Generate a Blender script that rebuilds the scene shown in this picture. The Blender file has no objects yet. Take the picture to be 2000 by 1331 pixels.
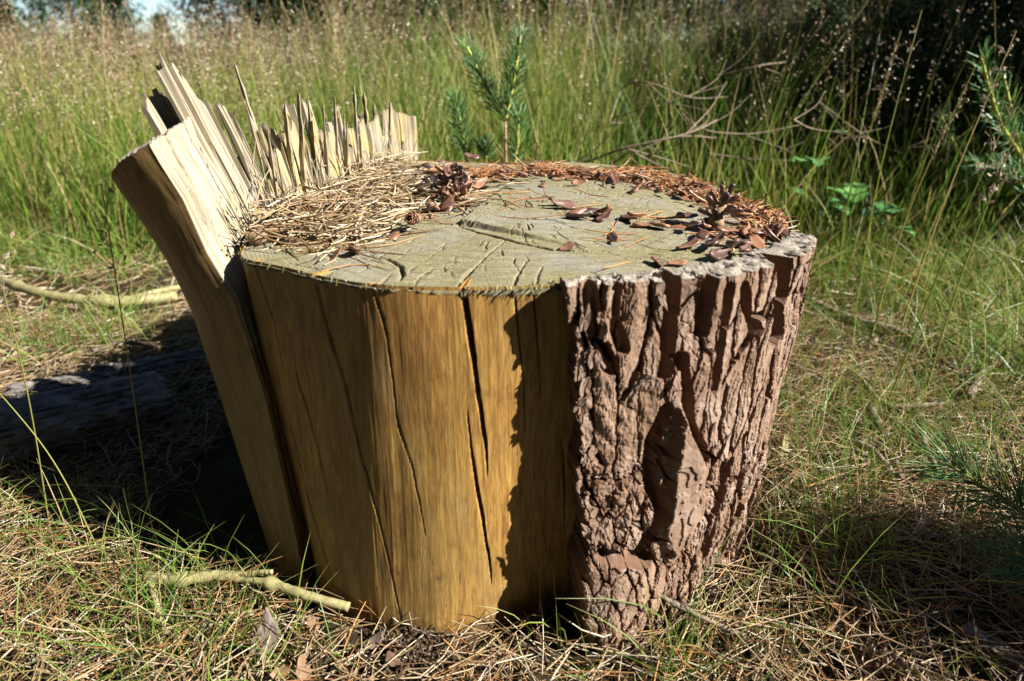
import bpy, math
import numpy as np
from mathutils import Vector, Matrix, Euler

rng = np.random.default_rng(7)
sc = bpy.context.scene
COL = sc.collection
R = math.radians

# ------------------------------------------------------------------ camera, sky, sun, exposure
CAM_H, PITCH, FPX = 0.464, R(23.0), 1362.0
cam_d = bpy.data.cameras.new('camera')
cam = bpy.data.objects.new('camera', cam_d)
COL.objects.link(cam)
cam.location = (0, 0, CAM_H)
cam.rotation_euler = (R(90) - PITCH, 0, 0)
cam_d.sensor_width = 36
cam_d.lens = FPX / 2000 * 36
cam_d.clip_start, cam_d.clip_end = 0.02, 500
cam_d.dof.use_dof = True
cam_d.dof.focus_distance = 0.66
cam_d.dof.aperture_fstop = 6.0
sc.camera = cam

SUN_EL = R(37)
SUN_H = Vector((0.94, -0.342, 0)).normalized()
world = bpy.data.worlds.new('World')
sc.world = world
world.use_nodes = True
wn = world.node_tree
sky = wn.nodes.new('ShaderNodeTexSky')
sky.sky_type = 'NISHITA'
sky.sun_disc = False
sky.sun_elevation = SUN_EL
sky.sun_rotation = math.atan2(SUN_H.x, SUN_H.y)
sky.air_density, sky.dust_density, sky.ozone_density, sky.altitude = 1.0, 0.0, 4.0, 1500
wn.links.new(sky.outputs[0], wn.nodes['Background'].inputs[0])
wn.nodes['Background'].inputs[1].default_value = 0.05
sun_d = bpy.data.lights.new('sun', 'SUN')
sun_d.energy = 5.0
sun_d.angle = R(0.53)
sun_d.color = (1.0, 0.96, 0.90)
sun = bpy.data.objects.new('sun', sun_d)
COL.objects.link(sun)
to_sun = Vector((SUN_H.x * math.cos(SUN_EL), SUN_H.y * math.cos(SUN_EL), math.sin(SUN_EL)))
sun.rotation_euler = to_sun.to_track_quat('Z', 'Y').to_euler()
sun.location = to_sun * 20
vs = sc.view_settings
vs.view_transform, vs.look, vs.exposure, vs.gamma, vs.use_curve_mapping = 'Standard', 'None', 1.6, 1.0, False
sc.cycles.max_bounces = 8
sc.cycles.diffuse_bounces = 1
sc.cycles.transparent_max_bounces = 8
sc.cycles.use_denoising = True

# ------------------------------------------------------------------ pixel helper (ground-plan survey of the photograph)
SP, CP = math.sin(PITCH), math.cos(PITCH)
def ray(px, py):
    a, b = (px - 1000) / FPX, (665.5 - py) / FPX
    return np.array([a, CP + b * SP, -SP + b * CP])
def at(px, py, z=0.0):
    r = ray(px, py); t = (z - CAM_H) / r[2]
    return np.array([r[0] * t, r[1] * t, z])
def atY(px, py, Y):
    r = ray(px, py); t = Y / r[1]
    return np.array([r[0] * t, Y, CAM_H + r[2] * t])

# ------------------------------------------------------------------ noise
def _hash(ix, iy, s):
    n = (ix.astype(np.int64) * 374761393 + iy.astype(np.int64) * 668265263 + int(s) * 1442695041) & 0xffffffff
    n = ((n ^ (n >> 13)) * 1274126177) & 0xffffffff
    n = ((n ^ (n >> 16)) * 2246822519) & 0xffffffff
    return ((n ^ (n >> 15)) & 0xffffff) / float(0xffffff)
def vnoise(x, y, s=0):
    ix, iy = np.floor(x), np.floor(y)
    fx, fy = x - ix, y - iy
    fx, fy = fx * fx * (3 - 2 * fx), fy * fy * (3 - 2 * fy)
    a, b, c, d = _hash(ix, iy, s), _hash(ix + 1, iy, s), _hash(ix, iy + 1, s), _hash(ix + 1, iy + 1, s)
    return (a + (b - a) * fx) * (1 - fy) + (c + (d - c) * fx) * fy
def fbm(x, y, s=0, o=4):
    v, a, t = 0, 0.5, 0
    for k in range(o):
        v = v + a * vnoise(x * 2 ** k + 17.3 * k, y * 2 ** k - 9.1 * k, s + k); t += a; a *= 0.5
    return v / t - 0.5
def voro(x, y, s=0):
    ix, iy = np.floor(x), np.floor(y)
    f1 = np.full(x.shape, 9.0); f2 = f1.copy()
    ida = np.zeros(x.shape, np.int64); dx1 = np.zeros(x.shape); dy1 = np.zeros(x.shape)
    for i in (-1, 0, 1):
        for j in (-1, 0, 1):
            cx, cy = ix + i, iy + j
            px = cx + 0.1 + 0.8 * _hash(cx, cy, s); py = cy + 0.1 + 0.8 * _hash(cx, cy, s + 51)
            ddx, ddy = x - px, y - py
            d = np.sqrt(ddx * ddx + ddy * ddy)
            cid = (cx.astype(np.int64) + 500) * 4096 + cy.astype(np.int64) + 500
            n1 = d < f1
            f2 = np.where(n1, f1, np.minimum(f2, d))
            ida = np.where(n1, cid, ida); dx1 = np.where(n1, ddx, dx1); dy1 = np.where(n1, ddy, dy1)
            f1 = np.where(n1, d, f1)
    return f1, f2, ida, dx1, dy1
def idr(i, s=0): return _hash(i, i * 0 + 3, 900 + s)
def sstep(a, b, x):
    t = np.clip((x - a) / (b - a), 0, 1); return t * t * (3 - 2 * t)

# ------------------------------------------------------------------ mesh and object helpers
def mesh(name, V, F, mat=None, smooth=True, attrs=None, F3=None):
    me = bpy.data.meshes.new(name)
    V = np.asarray(V, np.float32).reshape(-1, 3)
    loops, starts, n = [], [], 0
    for f in (F, F3):
        if f is None or len(f) == 0: continue
        f = np.asarray(f, np.int32)
        loops.append(f.ravel()); starts.append(n + np.arange(len(f)) * f.shape[1]); n += f.size
    L = np.concatenate(loops); S = np.concatenate(starts)
    me.vertices.add(len(V)); me.loops.add(len(L)); me.polygons.add(len(S))
    me.vertices.foreach_set('co', V.ravel())
    me.loops.foreach_set('vertex_index', L.astype(np.int32))
    me.polygons.foreach_set('loop_start', S.astype(np.int32))
    me.polygons.foreach_set('use_smooth', np.full(len(S), smooth, bool))
    me.update(calc_edges=True); me.validate()
    for k, a in (attrs or {}).items():
        a = np.asarray(a, np.float32)
        if a.ndim == 1:
            me.attributes.new(k, 'FLOAT', 'POINT').data.foreach_set('value', a)
        else:
            me.attributes.new(k, 'FLOAT_VECTOR', 'POINT').data.foreach_set('vector', a.ravel())
    if mat: me.materials.append(mat)
    return me
def props(o, label=None, cat=None, group=None, kind=None):
    if label: o['label'] = label
    if cat: o['category'] = cat
    if group: o['group'] = group
    if kind: o['kind'] = kind
    return o
def obj(name, me, parent=None, **kw):
    o = bpy.data.objects.new(name, me)
    COL.objects.link(o)
    if parent is not None:
        o.parent = parent
        if parent.type == 'EMPTY' and parent.parent is None and 'base' in parent:
            o.location = [-c for c in parent['base']]
    return props(o, **kw)
def thing(name, label, cat, base, group=None):
    o = bpy.data.objects.new(name, None)
    COL.objects.link(o)
    o.location = tuple(float(c) for c in base); o['base'] = [float(c) for c in base]
    o.empty_display_size = 0.05
    return props(o, label, cat, group)
def grid_faces(r, c, wrap=False):
    i, j = np.meshgrid(np.arange(r - 1), np.arange(c if wrap else c - 1), indexing='ij')
    j2 = (j + 1) % c
    return np.stack([i * c + j, i * c + j2, (i + 1) * c + j2, (i + 1) * c + j], -1).reshape(-1, 4)
def unit(v): return v / np.maximum(np.linalg.norm(v, axis=-1, keepdims=True), 1e-9)
def strands(P, W, sides=3, g=rng, ref=None):
    N, K, _ = P.shape
    T = unit(np.gradient(P, axis=1))
    if ref is None: ref = unit(g.normal(size=(N, 1, 3)))
    A = unit(np.cross(T, np.broadcast_to(ref, T.shape))); B = np.cross(T, A)
    W = np.broadcast_to(W, (N, K))[..., None] * 0.5
    if sides == 2: off = [-A, A]
    else: off = [A * math.cos(2 * math.pi * s / sides) + B * math.sin(2 * math.pi * s / sides) for s in range(sides)]
    V = np.stack([P + o * W for o in off], 2)
    base = (np.arange(N) * K * sides)[:, None, None]
    k = np.arange(K - 1)[None, :, None] * sides
    s = np.arange(1 if sides == 2 else sides)[None, None, :]
    s2 = (s + 1) % sides
    F = np.stack([base + k + s, base + k + s2, base + k + sides + s2, base + k + sides + s], -1).reshape(-1, 4)
    rnd = np.repeat(g.random(N), K * sides)
    tt = np.tile(np.repeat(np.linspace(0, 1, K), sides), N)
    return V.reshape(-1, 3), F, rnd, tt
def join(parts):
    Vs, Fs, r, t, n = [], [], [], [], 0
    for V, F, a, b in parts:
        Vs.append(V); Fs.append(F + n); r.append(a); t.append(b); n += len(V)
    return np.concatenate(Vs), np.concatenate(Fs), np.concatenate(r), np.concatenate(t)
def smooth_path(pts, n):
    pts = np.asarray(pts, float)
    d = np.concatenate([[0], np.cumsum(np.linalg.norm(np.diff(pts, axis=0), axis=1))])
    m = np.gradient(pts, d, axis=0)
    out = []
    for s in np.linspace(0, d[-1], n):
        i = min(np.searchsorted(d, s, 'right') - 1, len(pts) - 2)
        h = d[i + 1] - d[i]; t = (s - d[i]) / h
        out.append((2*t**3-3*t**2+1)*pts[i] + (t**3-2*t**2+t)*h*m[i] + (-2*t**3+3*t**2)*pts[i+1] + (t**3-t**2)*h*m[i+1])
    return np.array(out)
def tube(pts, r0, r1, n=24, sides=10, rough=0.15, seed=0, knots=()):
    P = smooth_path(pts, n)
    g = np.random.default_rng(seed)
    T = unit(np.gradient(P, axis=0))
    A = unit(np.cross(T, np.array([0.13, 0.2, 0.97]))); B = np.cross(T, A)
    a = np.linspace(0, 2 * np.pi, sides, endpoint=False)
    rad = np.linspace(r0, r1, n)
    for k in knots:
        rad = rad * (1 + 0.45 * np.exp(-((np.linspace(0, 1, n) - k) / 0.025) ** 2))
    rr = rad[:, None] * (1 + rough * (g.random((n, sides)) - 0.5) + rough * 0.8 * (g.random((n, 1)) - 0.5))
    V = P[:, None] + (A[:, None] * np.cos(a)[None, :, None] + B[:, None] * np.sin(a)[None, :, None]) * rr[..., None]
    V = np.concatenate([V.reshape(-1, 3), P[:1], P[-1:]])
    F = grid_faces(n, sides, True)
    nn = n * sides; s = np.arange(sides); s2 = (s + 1) % sides
    F3 = np.concatenate([np.stack([s2, s, np.full(sides, nn)], -1), np.stack([(n-1)*sides + s, (n-1)*sides + s2, np.full(sides, nn+1)], -1)])
    gv = np.concatenate([np.stack([np.broadcast_to(a, (n, sides)) * r0, np.repeat(np.linspace(0, 1, n)[:, None], sides, 1), np.zeros((n, sides))], -1).reshape(-1, 3), np.zeros((2, 3))])
    return V, F, F3, gv

# ------------------------------------------------------------------ materials
class NT:
    def __init__(s, name, rough=0.7, spec=0.3):
        s.m = bpy.data.materials.new(name); s.m.use_nodes = True
        s.t = s.m.node_tree; s.b = s.t.nodes['Principled BSDF']
        s.b.inputs['Roughness'].default_value = rough
        s.b.inputs['Specular IOR Level'].default_value = spec
    def n(s, typ, **kw):
        x = s.t.nodes.new('ShaderNode' + typ)
        for k, v in kw.items():
            if k in x.inputs: s.set(x.inputs[k], v)
            else: setattr(x, k, v)
        return x
    def set(s, inp, v):
        if hasattr(v, 'links') or isinstance(v, bpy.types.NodeSocket): s.t.links.new(v, inp)
        else: inp.default_value = v
    def attr(s, name, vec=False):
        a = s.n('Attribute', attribute_name=name); return a.outputs['Vector' if vec else 'Fac']
    def pos(s): return s.n('NewGeometry').outputs['Position']
    def scale(s, v, k):
        x = s.n('Mapping'); s.set(x.inputs['Vector'], v); x.inputs['Scale'].default_value = k; return x.outputs[0]
    def noise(s, v, sc_=1.0, det=4, rough=0.55, dist=0.0):
        x = s.n('TexNoise'); s.set(x.inputs['Vector'], v)
        x.inputs['Scale'].default_value = sc_; x.inputs['Detail'].default_value = det
        x.inputs['Roughness'].default_value = rough; x.inputs['Distortion'].default_value = dist
        return x.outputs['Fac']
    def ramp(s, f, stops, interp='LINEAR'):
        x = s.n('ValToRGB'); s.set(x.inputs[0], f); cr = x.color_ramp; cr.interpolation = interp
        while len(cr.elements) < len(stops): cr.elements.new(0.5)
        for e, (p, c) in zip(cr.elements, stops):
            e.position = p; e.color = (*c, 1) if not np.isscalar(c) else (c, c, c, 1)
        return x.outputs[0]
    def mix(s, f, a, b, typ='MIX'):
        x = s.n('Mix', data_type='RGBA', blend_type=typ)
        s.set(x.inputs[0], f)
        for i, v in ((6, a), (7, b)):
            if isinstance(v, tuple): v = (*v, 1)
            s.set(x.inputs[i], v)
        return x.outputs[2]
    def math(s, op, a, b=0.0):
        x = s.n('Math', operation=op); s.set(x.inputs[0], a); s.set(x.inputs[1], b); return x.outputs[0]
    def bump(s, h, strength=0.5, dist=0.002, prev=None):
        x = s.n('Bump'); s.set(x.inputs['Height'], h)
        x.inputs['Strength'].default_value = strength; x.inputs['Distance'].default_value = dist
        if prev is not None: s.set(x.inputs['Normal'], prev)
        return x.outputs[0]
    def col(s, c): s.set(s.b.inputs['Base Color'], (*c, 1) if isinstance(c, tuple) else c)
    def nrm(s, n): s.set(s.b.inputs['Normal'], n)
    def translucent(s, c, k):
        tr = s.n('BsdfTranslucent'); s.set(tr.inputs['Color'], c)
        mx = s.n('MixShader'); mx.inputs[0].default_value = k
        s.t.links.new(s.b.outputs[0], mx.inputs[1]); s.t.links.new(tr.outputs[0], mx.inputs[2])
        s.t.links.new(mx.outputs[0], s.t.nodes['Material Output'].inputs['Surface'])

def wood_side_mat(name, light, mid, dark, green, greenamt=0.5):
    k = NT(name, 0.5, 0.4)
    v = k.attr('gr', True)
    fine = k.noise(k.scale(v, (480, 42, 1)), 1, 6, 0.75, 0.3)
    mids = k.noise(k.scale(v, (120, 10, 1)), 1, 6, 0.65, 0.6)
    big = k.noise(k.scale(v, (13, 5, 1)), 1, 4)
    blot = k.noise(k.scale(v, (34, 20, 1)), 1, 6, 0.7, 0.6)
    c = k.ramp(k.math('ADD', k.math('MULTIPLY', fine, 0.6), k.math('MULTIPLY', mids, 0.4)), [(0.36, dark), (0.49, mid), (0.62, light)])
    gm = k.ramp(k.math('MULTIPLY', big, k.math('ADD', mids, 0.5)), [(0.38, 0.0), (0.6, greenamt)])
    c = k.mix(gm, c, green)
    c = k.mix(k.ramp(blot, [(0.30, 0.55), (0.48, 0.0)]), c, dark)
    st = k.ramp(k.noise(k.scale(v, (85, 17, 1)), 1, 7, 0.8, 1.2), [(0.60, 0.0), (0.68, 0.8)])
    sm_ = k.ramp(k.noise(k.scale(v, (8, 6, 1)), 1, 2), [(0.38, 0.0), (0.55, 1.0)])
    c = k.mix(k.math('MULTIPLY', st, sm_), c, tuple(0.3 * x for x in dark))
    c = k.mix(k.ramp(k.noise(k.scale(v, (16, 4, 1)), 1, 5, 0.65, 0.8), [(0.50, 0.0), (0.70, 0.6)]), c, tuple(0.75 * x for x in dark))
    c = k.mix(k.ramp(k.noise(k.scale(v, (22, 7, 1)), 1, 6, 0.7, 0.5), [(0.54, 0.0), (0.72, 0.3)]), c, (0.30, 0.24, 0.14))
    pit = k.ramp(k.noise(k.scale(v, (600, 260, 1)), 1, 3, 0.6), [(0.68, 0.0), (0.74, 0.7)])
    c = k.mix(pit, c, tuple(0.4 * x for x in dark))
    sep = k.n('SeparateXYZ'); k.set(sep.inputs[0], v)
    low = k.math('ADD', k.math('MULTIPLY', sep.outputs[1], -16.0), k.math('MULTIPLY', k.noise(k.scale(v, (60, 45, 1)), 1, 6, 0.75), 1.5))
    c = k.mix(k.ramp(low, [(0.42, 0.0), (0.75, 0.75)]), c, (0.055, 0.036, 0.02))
    k.col(c)
    b = k.bump(fine, 0.8, 0.0009)
    b = k.bump(blot, 0.3, 0.0012, b)
    k.nrm(b)
    return k.m
M = {}
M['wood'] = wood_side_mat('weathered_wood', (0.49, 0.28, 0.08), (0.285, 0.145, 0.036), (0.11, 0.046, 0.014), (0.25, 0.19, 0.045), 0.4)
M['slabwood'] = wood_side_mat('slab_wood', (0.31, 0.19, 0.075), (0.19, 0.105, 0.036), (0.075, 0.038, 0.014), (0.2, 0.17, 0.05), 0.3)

def fracture_mat(name, tone=1.0, yellow=0.3):
    k = NT(name, 0.65, 0.2)
    v = k.attr('gr', True)
    fine = k.noise(k.scale(v, (620, 10, 1)), 1, 6, 0.7, 0.3)
    mids = k.noise(k.scale(v, (150, 5, 1)), 1, 4, 0.6, 0.5)
    big = k.noise(k.scale(v, (40, 14, 1)), 1, 4)
    f = k.math('ADD', k.math('MULTIPLY', fine, 0.6), k.math('MULTIPLY', mids, 0.4))
    c = k.ramp(f, [(0.36, (0.15 * tone, 0.105 * tone, 0.055 * tone)), (0.45, (0.38 * tone, 0.31 * tone, 0.21 * tone)), (0.54, (0.50 * tone, 0.44 * tone, 0.335 * tone)), (0.7, (0.60 * tone, 0.56 * tone, 0.47 * tone))])
    c = k.mix(k.ramp(big, [(0.42, 0.0), (0.68, yellow)]), c, (0.40, 0.30, 0.10))
    k.col(c); k.nrm(k.bump(f, 0.8, 0.0012))
    return k.m
M['fracture'] = fracture_mat('fractured_wood', 0.66, 0.2)
M['splinter'] = fracture_mat('splinter_wood', 0.54, 0.7)

def top_mat():
    k = NT('sawn_top', 0.75, 0.2)
    v = k.attr('gr', True)                       # metres from the pith
    rr = k.n('VectorMath', operation='LENGTH'); k.set(rr.inputs[0], k.scale(v, (1, 1, 0)))
    wob = k.noise(v, 14, 3)
    ring = k.math('SINE', k.math('ADD', k.math('MULTIPLY', rr.outputs['Value'], 2100.0), k.math('MULTIPLY', wob, 34.0)))
    saw = k.noise(k.scale(v, (30, 620, 1)), 1, 4, 0.65, 0.2)
    saw2 = k.noise(k.scale(v, (500, 330, 1)), 1, 3, 0.7)
    big = k.noise(v, 11, 5, 0.6)
    spot = k.noise(v, 120, 5, 0.7)
    c = k.ramp(k.math('ADD', k.math('MULTIPLY', saw, 0.5), k.math('MULTIPLY', saw2, 0.5)), [(0.3, (0.055, 0.044, 0.022)), (0.48, (0.19, 0.165, 0.09)), (0.68, (0.36, 0.325, 0.20))])
    c = k.mix(k.ramp(big, [(0.42, 0.0), (0.66, 0.5)]), c, (0.20, 0.19, 0.065))
    c = k.mix(k.ramp(k.noise(k.scale(v, (9, 14, 1)), 1, 4), [(0.44, 0.0), (0.62, 0.7)]), c, (0.25, 0.235, 0.205))
    c = k.mix(k.ramp(spot, [(0.58, 0.0), (0.7, 0.5)]), c, (0.36, 0.36, 0.13))
    c = k.mix(k.ramp(spot, [(0.30, 0.8), (0.43, 0.0)]), c, (0.06, 0.048, 0.03))
    c = k.mix(k.ramp(ring, [(0.45, 0.0), (1.0, 0.42)]), c, (0.09, 0.072, 0.045))
    band = k.math('SINE', k.math('ADD', k.math('MULTIPLY', rr.outputs['Value'], 430.0), k.math('MULTIPLY', wob, 12.0)))
    c = k.mix(k.ramp(band, [(0.3, 0.0), (1.0, 0.3)]), c, (0.12, 0.10, 0.06))
    c = k.mix(k.math('MULTIPLY', k.attr('crack_shade'), 1.3), c, (0.022, 0.017, 0.01))  # shade inside the cracks and grooves, painted as a dark colour
    k.col(c)
    b = k.bump(k.math('ADD', k.math('MULTIPLY', ring, 0.08), saw), 0.7, 0.0012)
    b = k.bump(saw2, 0.7, 0.001, b)
    b = k.bump(spot, 0.5, 0.0015, b)
    k.nrm(b)
    return k.m
M['top'] = top_mat()

def bark_mat(name, warm=1.0):
    k = NT(name, 0.8, 0.2)
    p = k.pos()
    rn = k.attr('rnd')
    n1 = k.noise(k.scale(p, (1, 1, 0.35)), 90, 6, 0.7, 0.5)
    n2 = k.noise(p, 420, 4, 0.7)
    c = k.ramp(k.math('ADD', k.math('MULTIPLY', n1, 0.7), k.math('MULTIPLY', n2, 0.3)), [(0.3, (0.075, 0.044, 0.030)), (0.48, (0.19, 0.118, 0.08)), (0.7, (0.37, 0.275, 0.21))])
    c = k.mix(k.ramp(rn, [(0.1, 0.0), (0.9, 0.55)]), c, (0.24, 0.15, 0.09))
    c = k.mix(k.ramp(k.noise(p, 22, 4), [(0.46, 0.0), (0.64, 0.5)]), c, (0.31, 0.235, 0.185))
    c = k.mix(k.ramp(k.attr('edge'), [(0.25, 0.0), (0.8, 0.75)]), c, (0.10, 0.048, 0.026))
    k.col(c)
    b = k.bump(n1, 0.5, 0.0014); b = k.bump(n2, 0.6, 0.0008, b)
    k.nrm(b)
    return k.m
M['bark'] = bark_mat('pine_bark')
def barktop_mat():
    k = NT('bark_end', 0.85, 0.15)
    p = k.pos()
    n1 = k.noise(k.scale(p, (260, 900, 400)), 1, 5, 0.7, 0.6)
    c = k.ramp(n1, [(0.3, (0.10, 0.08, 0.06)), (0.5, (0.32, 0.275, 0.22)), (0.72, (0.5, 0.44, 0.36))])
    k.col(c); k.nrm(k.bump(n1, 0.9, 0.002))
    return k.m
M['barktop'] = barktop_mat()

def strand_mat(name, stops, tip=None, tr=0.3, rough=0.5, spec=0.35):
    k = NT(name, rough, spec)
    c = k.ramp(k.attr('rnd'), stops)
    if tip: c = k.mix(k.ramp(k.attr('tt'), [(tip[0], 0.0), (1.0, 0.85)]), c, tip[1])
    k.col(c)
    if tr: k.translucent(c, tr)
    return k.m
M['straw'] = strand_mat('dead_needles', [(0.0, (0.12, 0.065, 0.03)), (0.25, (0.24, 0.15, 0.07)), (0.6, (0.37, 0.27, 0.145)), (0.88, (0.48, 0.39, 0.25)), (1.0, (0.58, 0.52, 0.41))], None, 0.12, 0.5, 0.4)
M['redneedle'] = strand_mat('red_needles', [(0.0, (0.16, 0.06, 0.022)), (0.5, (0.33, 0.14, 0.045)), (1.0, (0.46, 0.25, 0.09))], None, 0.1, 0.5, 0.4)
M['grass'] = strand_mat('green_grass', [(0.0, (0.06, 0.14, 0.02)), (0.4, (0.12, 0.22, 0.03)), (0.72, (0.21, 0.28, 0.05)), (0.86, (0.33, 0.27, 0.10)), (0.95, (0.40, 0.29, 0.13)), (1.0, (0.36, 0.17, 0.05))], (0.75, (0.30, 0.23, 0.08)), 0.35, 0.45, 0.35)
M['fieldgrass'] = strand_mat('field_grass', [(0.0, (0.03, 0.085, 0.008)), (0.35, (0.09, 0.18, 0.018)), (0.68, (0.22, 0.29, 0.04)), (0.84, (0.33, 0.29, 0.09)), (1.0, (0.42, 0.31, 0.14))], (0.92, (0.30, 0.28, 0.08)), 0.45, 0.5, 0.35)
M['stalk'] = strand_mat('grass_stalk', [(0.0, (0.14, 0.23, 0.03)), (0.5, (0.30, 0.32, 0.07)), (1.0, (0.42, 0.28, 0.12))], (0.6, (0.34, 0.27, 0.13)), 0.25, 0.45, 0.4)
M['spike'] = strand_mat('spikelets', [(0.0, (0.13, 0.075, 0.045)), (0.6, (0.26, 0.175, 0.105)), (0.9, (0.40, 0.31, 0.21)), (1.0, (0.62, 0.55, 0.44))], None, 0.3, 0.5, 0.4)
M['pine'] = strand_mat('pine_needles', [(0.0, (0.05, 0.15, 0.04)), (0.5, (0.095, 0.22, 0.06)), (1.0, (0.17, 0.29, 0.08))], (0.85, (0.16, 0.22, 0.08)), 0.2, 0.35, 0.6)
M['farpine'] = strand_mat('far_pine_foliage', [(0.0, (0.018, 0.04, 0.016)), (0.6, (0.035, 0.075, 0.025)), (1.0, (0.07, 0.11, 0.035))], None, 0.2, 0.6, 0.2)

def simple_mat(name, a, b, scale=40, rough=0.7, spec=0.3, bump=0.5, dist=0.002, attr=False, stretch=(1, 1, 1)):
    k = NT(name, rough, spec)
    co = k.n('TexCoord').outputs['Object']
    n = k.noise(k.scale(co, stretch), scale, 6, 0.65, 0.4)
    f = n
    if attr: f = k.math('ADD', k.math('MULTIPLY', n, 0.5), k.math('MULTIPLY', k.n('ObjectInfo').outputs['Random'], 0.5))
    k.col(k.ramp(f, [(0.3, a), (0.7, b)])); k.nrm(k.bump(n, bump, dist))
    return k.m
M['scale'] = simple_mat('cone_scale', (0.05, 0.022, 0.013), (0.25, 0.118, 0.062), 160, 0.4, 0.5, 0.4, 0.0008, True)
M['darkscale'] = simple_mat('dark_cone_scale', (0.035, 0.018, 0.016), (0.16, 0.085, 0.06), 160, 0.35, 0.6, 0.4, 0.0008, True)
M['core'] = simple_mat('cone_core', (0.14, 0.08, 0.04), (0.36, 0.25, 0.15), 260, 0.8, 0.2, 0.8, 0.002)
M['crumb'] = strand_mat('cone_crumbs', [(0.0, (0.07, 0.025, 0.014)), (0.4, (0.22, 0.085, 0.035)), (0.75, (0.36, 0.17, 0.07)), (1.0, (0.46, 0.30, 0.16))], None, 0.1, 0.6, 0.3)
M['twig'] = simple_mat('pale_branch', (0.17, 0.145, 0.06), (0.33, 0.295, 0.14), 110, 0.55, 0.3, 0.4, 0.0008, stretch=(1, 1, 1))
M['greytwig'] = simple_mat('grey_branch', (0.08, 0.058, 0.04), (0.28, 0.22, 0.155), 150, 0.8, 0.15, 0.9, 0.003)
M['darktwig'] = simple_mat('dark_twig', (0.055, 0.04, 0.03), (0.16, 0.12, 0.085), 90, 0.75, 0.2, 0.7, 0.002)
M['log'] = simple_mat('grey_log', (0.07, 0.06, 0.052), (0.25, 0.22, 0.20), 45, 0.8, 0.25, 1.0, 0.006, stretch=(0.35, 1, 1))
M['chip'] = simple_mat('bark_chip', (0.10, 0.07, 0.055), (0.27, 0.21, 0.17), 55, 0.7, 0.3, 0.8, 0.003)
M['brownleaf'] = simple_mat('dead_leaf', (0.08, 0.042, 0.022), (0.23, 0.14, 0.075), 70, 0.65, 0.3, 0.5, 0.002, True)
M['soilcrumb'] = simple_mat('soil_crumbs', (0.045, 0.03, 0.02), (0.13, 0.09, 0.06), 200, 0.9, 0.1, 0.8, 0.002)
M['oakleaf'] = simple_mat('green_leaf', (0.06, 0.18, 0.05), (0.14, 0.32, 0.07), 30, 0.45, 0.4, 0.4, 0.002, True)
M['shoot'] = simple_mat('pine_shoot', (0.30, 0.30, 0.05), (0.48, 0.44, 0.10), 120, 0.6, 0.3, 0.5, 0.001)
M['stem'] = simple_mat('pine_stem', (0.20, 0.12, 0.06), (0.42, 0.28, 0.16), 90, 0.7, 0.2, 0.6, 0.001)
M['trunk'] = simple_mat('pine_trunk', (0.07, 0.045, 0.03), (0.24, 0.15, 0.10), 6, 0.85, 0.1, 1.0, 0.03, stretch=(1, 1, 0.25))
M['moss'] = strand_mat('edge_fibres', [(0.0, (0.20, 0.17, 0.05)), (0.5, (0.36, 0.33, 0.12)), (1.0, (0.5, 0.46, 0.25))], None, 0.2, 0.7, 0.2)
def ground_mat():
    k = NT('forest_soil', 0.95, 0.1)
    p = k.pos()
    n = k.noise(p, 45, 7, 0.7); n2 = k.noise(p, 5, 4); f = k.noise(k.scale(p, (1, 0.4, 1)), 260, 4, 0.7, 1.5)
    c = k.ramp(k.math('ADD', k.math('MULTIPLY', n, 0.6), k.math('MULTIPLY', f, 0.4)), [(0.34, (0.014, 0.009, 0.006)), (0.52, (0.045, 0.029, 0.017)), (0.74, (0.13, 0.09, 0.052))])
    c = k.mix(k.ramp(n2, [(0.45, 0.0), (0.65, 0.5)]), c, (0.07, 0.085, 0.025))
    k.col(c); k.nrm(k.bump(n, 0.9, 0.01, k.bump(f, 0.8, 0.003)))
    return k.m
M['ground'] = ground_mat()

# ------------------------------------------------------------------ stump plan
CX, CY, T = 0.015, 0.725, 0.314
def polar(pts, n=1440, sm=7):
    p = np.array(pts) - (CX, CY)
    th = np.arctan2(p[:, 0], -p[:, 1]); r = np.hypot(p[:, 0], p[:, 1])
    o = np.argsort(th); th, r = th[o], r[o]
    tg = np.linspace(-np.pi, np.pi, n, endpoint=False)
    v = np.interp(tg, np.r_[th - 2*np.pi, th, th + 2*np.pi], np.r_[r, r, r])
    k = np.hanning(sm + 2)[1:-1]; k /= k.sum()
    v = np.convolve(np.r_[v[-sm:], v, v[:sm]], k, 'same')[sm:-sm]
    return lambda t: np.interp((t + np.pi) % (2*np.pi) - np.pi, np.r_[tg, np.pi], np.r_[v, v[0]])
TOP_PTS = [(-.211,.521),(-.190,.508),(-.168,.497),(-.13,.471),(-.098,.457),(-.07,.4525),(-.035,.4505),(0,.4515),(.034,.458),(.075,.466),(.112,.475),(.151,.497),(.183,.524),(.226,.567),(.253,.62),(.262,.66),(.257,.70),(.239,.77),(.216,.847),(.165,.912),(.069,.966),(0,.984),(-.073,1.005),(-.143,1.017),(-.172,.92),(-.2,.78),(-.216,.66),(-.222,.58)]
BOT_PTS = [(-.172,.49),(-.15,.473),(-.114,.455),(-.06,.441),(-.03,.452),(.005,.474),(.038,.492),(.06,.50),(.10,.495),(.16,.53),(.2,.58),(.235,.64),(.25,.72),(.235,.8),(.2,.87),(.14,.93),(.06,.97),(0,.99),(-.08,1.0),(-.15,1.0),(-.19,.9),(-.215,.78),(-.215,.65),(-.195,.56)]
rT, rB = polar(TOP_PTS, sm=35), polar(BOT_PTS, sm=45)
def r_wood(t, z):
    f = np.clip(z / T, 0, 1)
    base = rB(t) + (rT(t) - rB(t)) * f
    return base + 0.004 * np.sin(f * np.pi) * np.sin(t * 5 + 0.6)
def xyz(t, r, z): return np.stack([CX + r * np.sin(t), CY - r * np.cos(t), z + 0 * t], -1)
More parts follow.
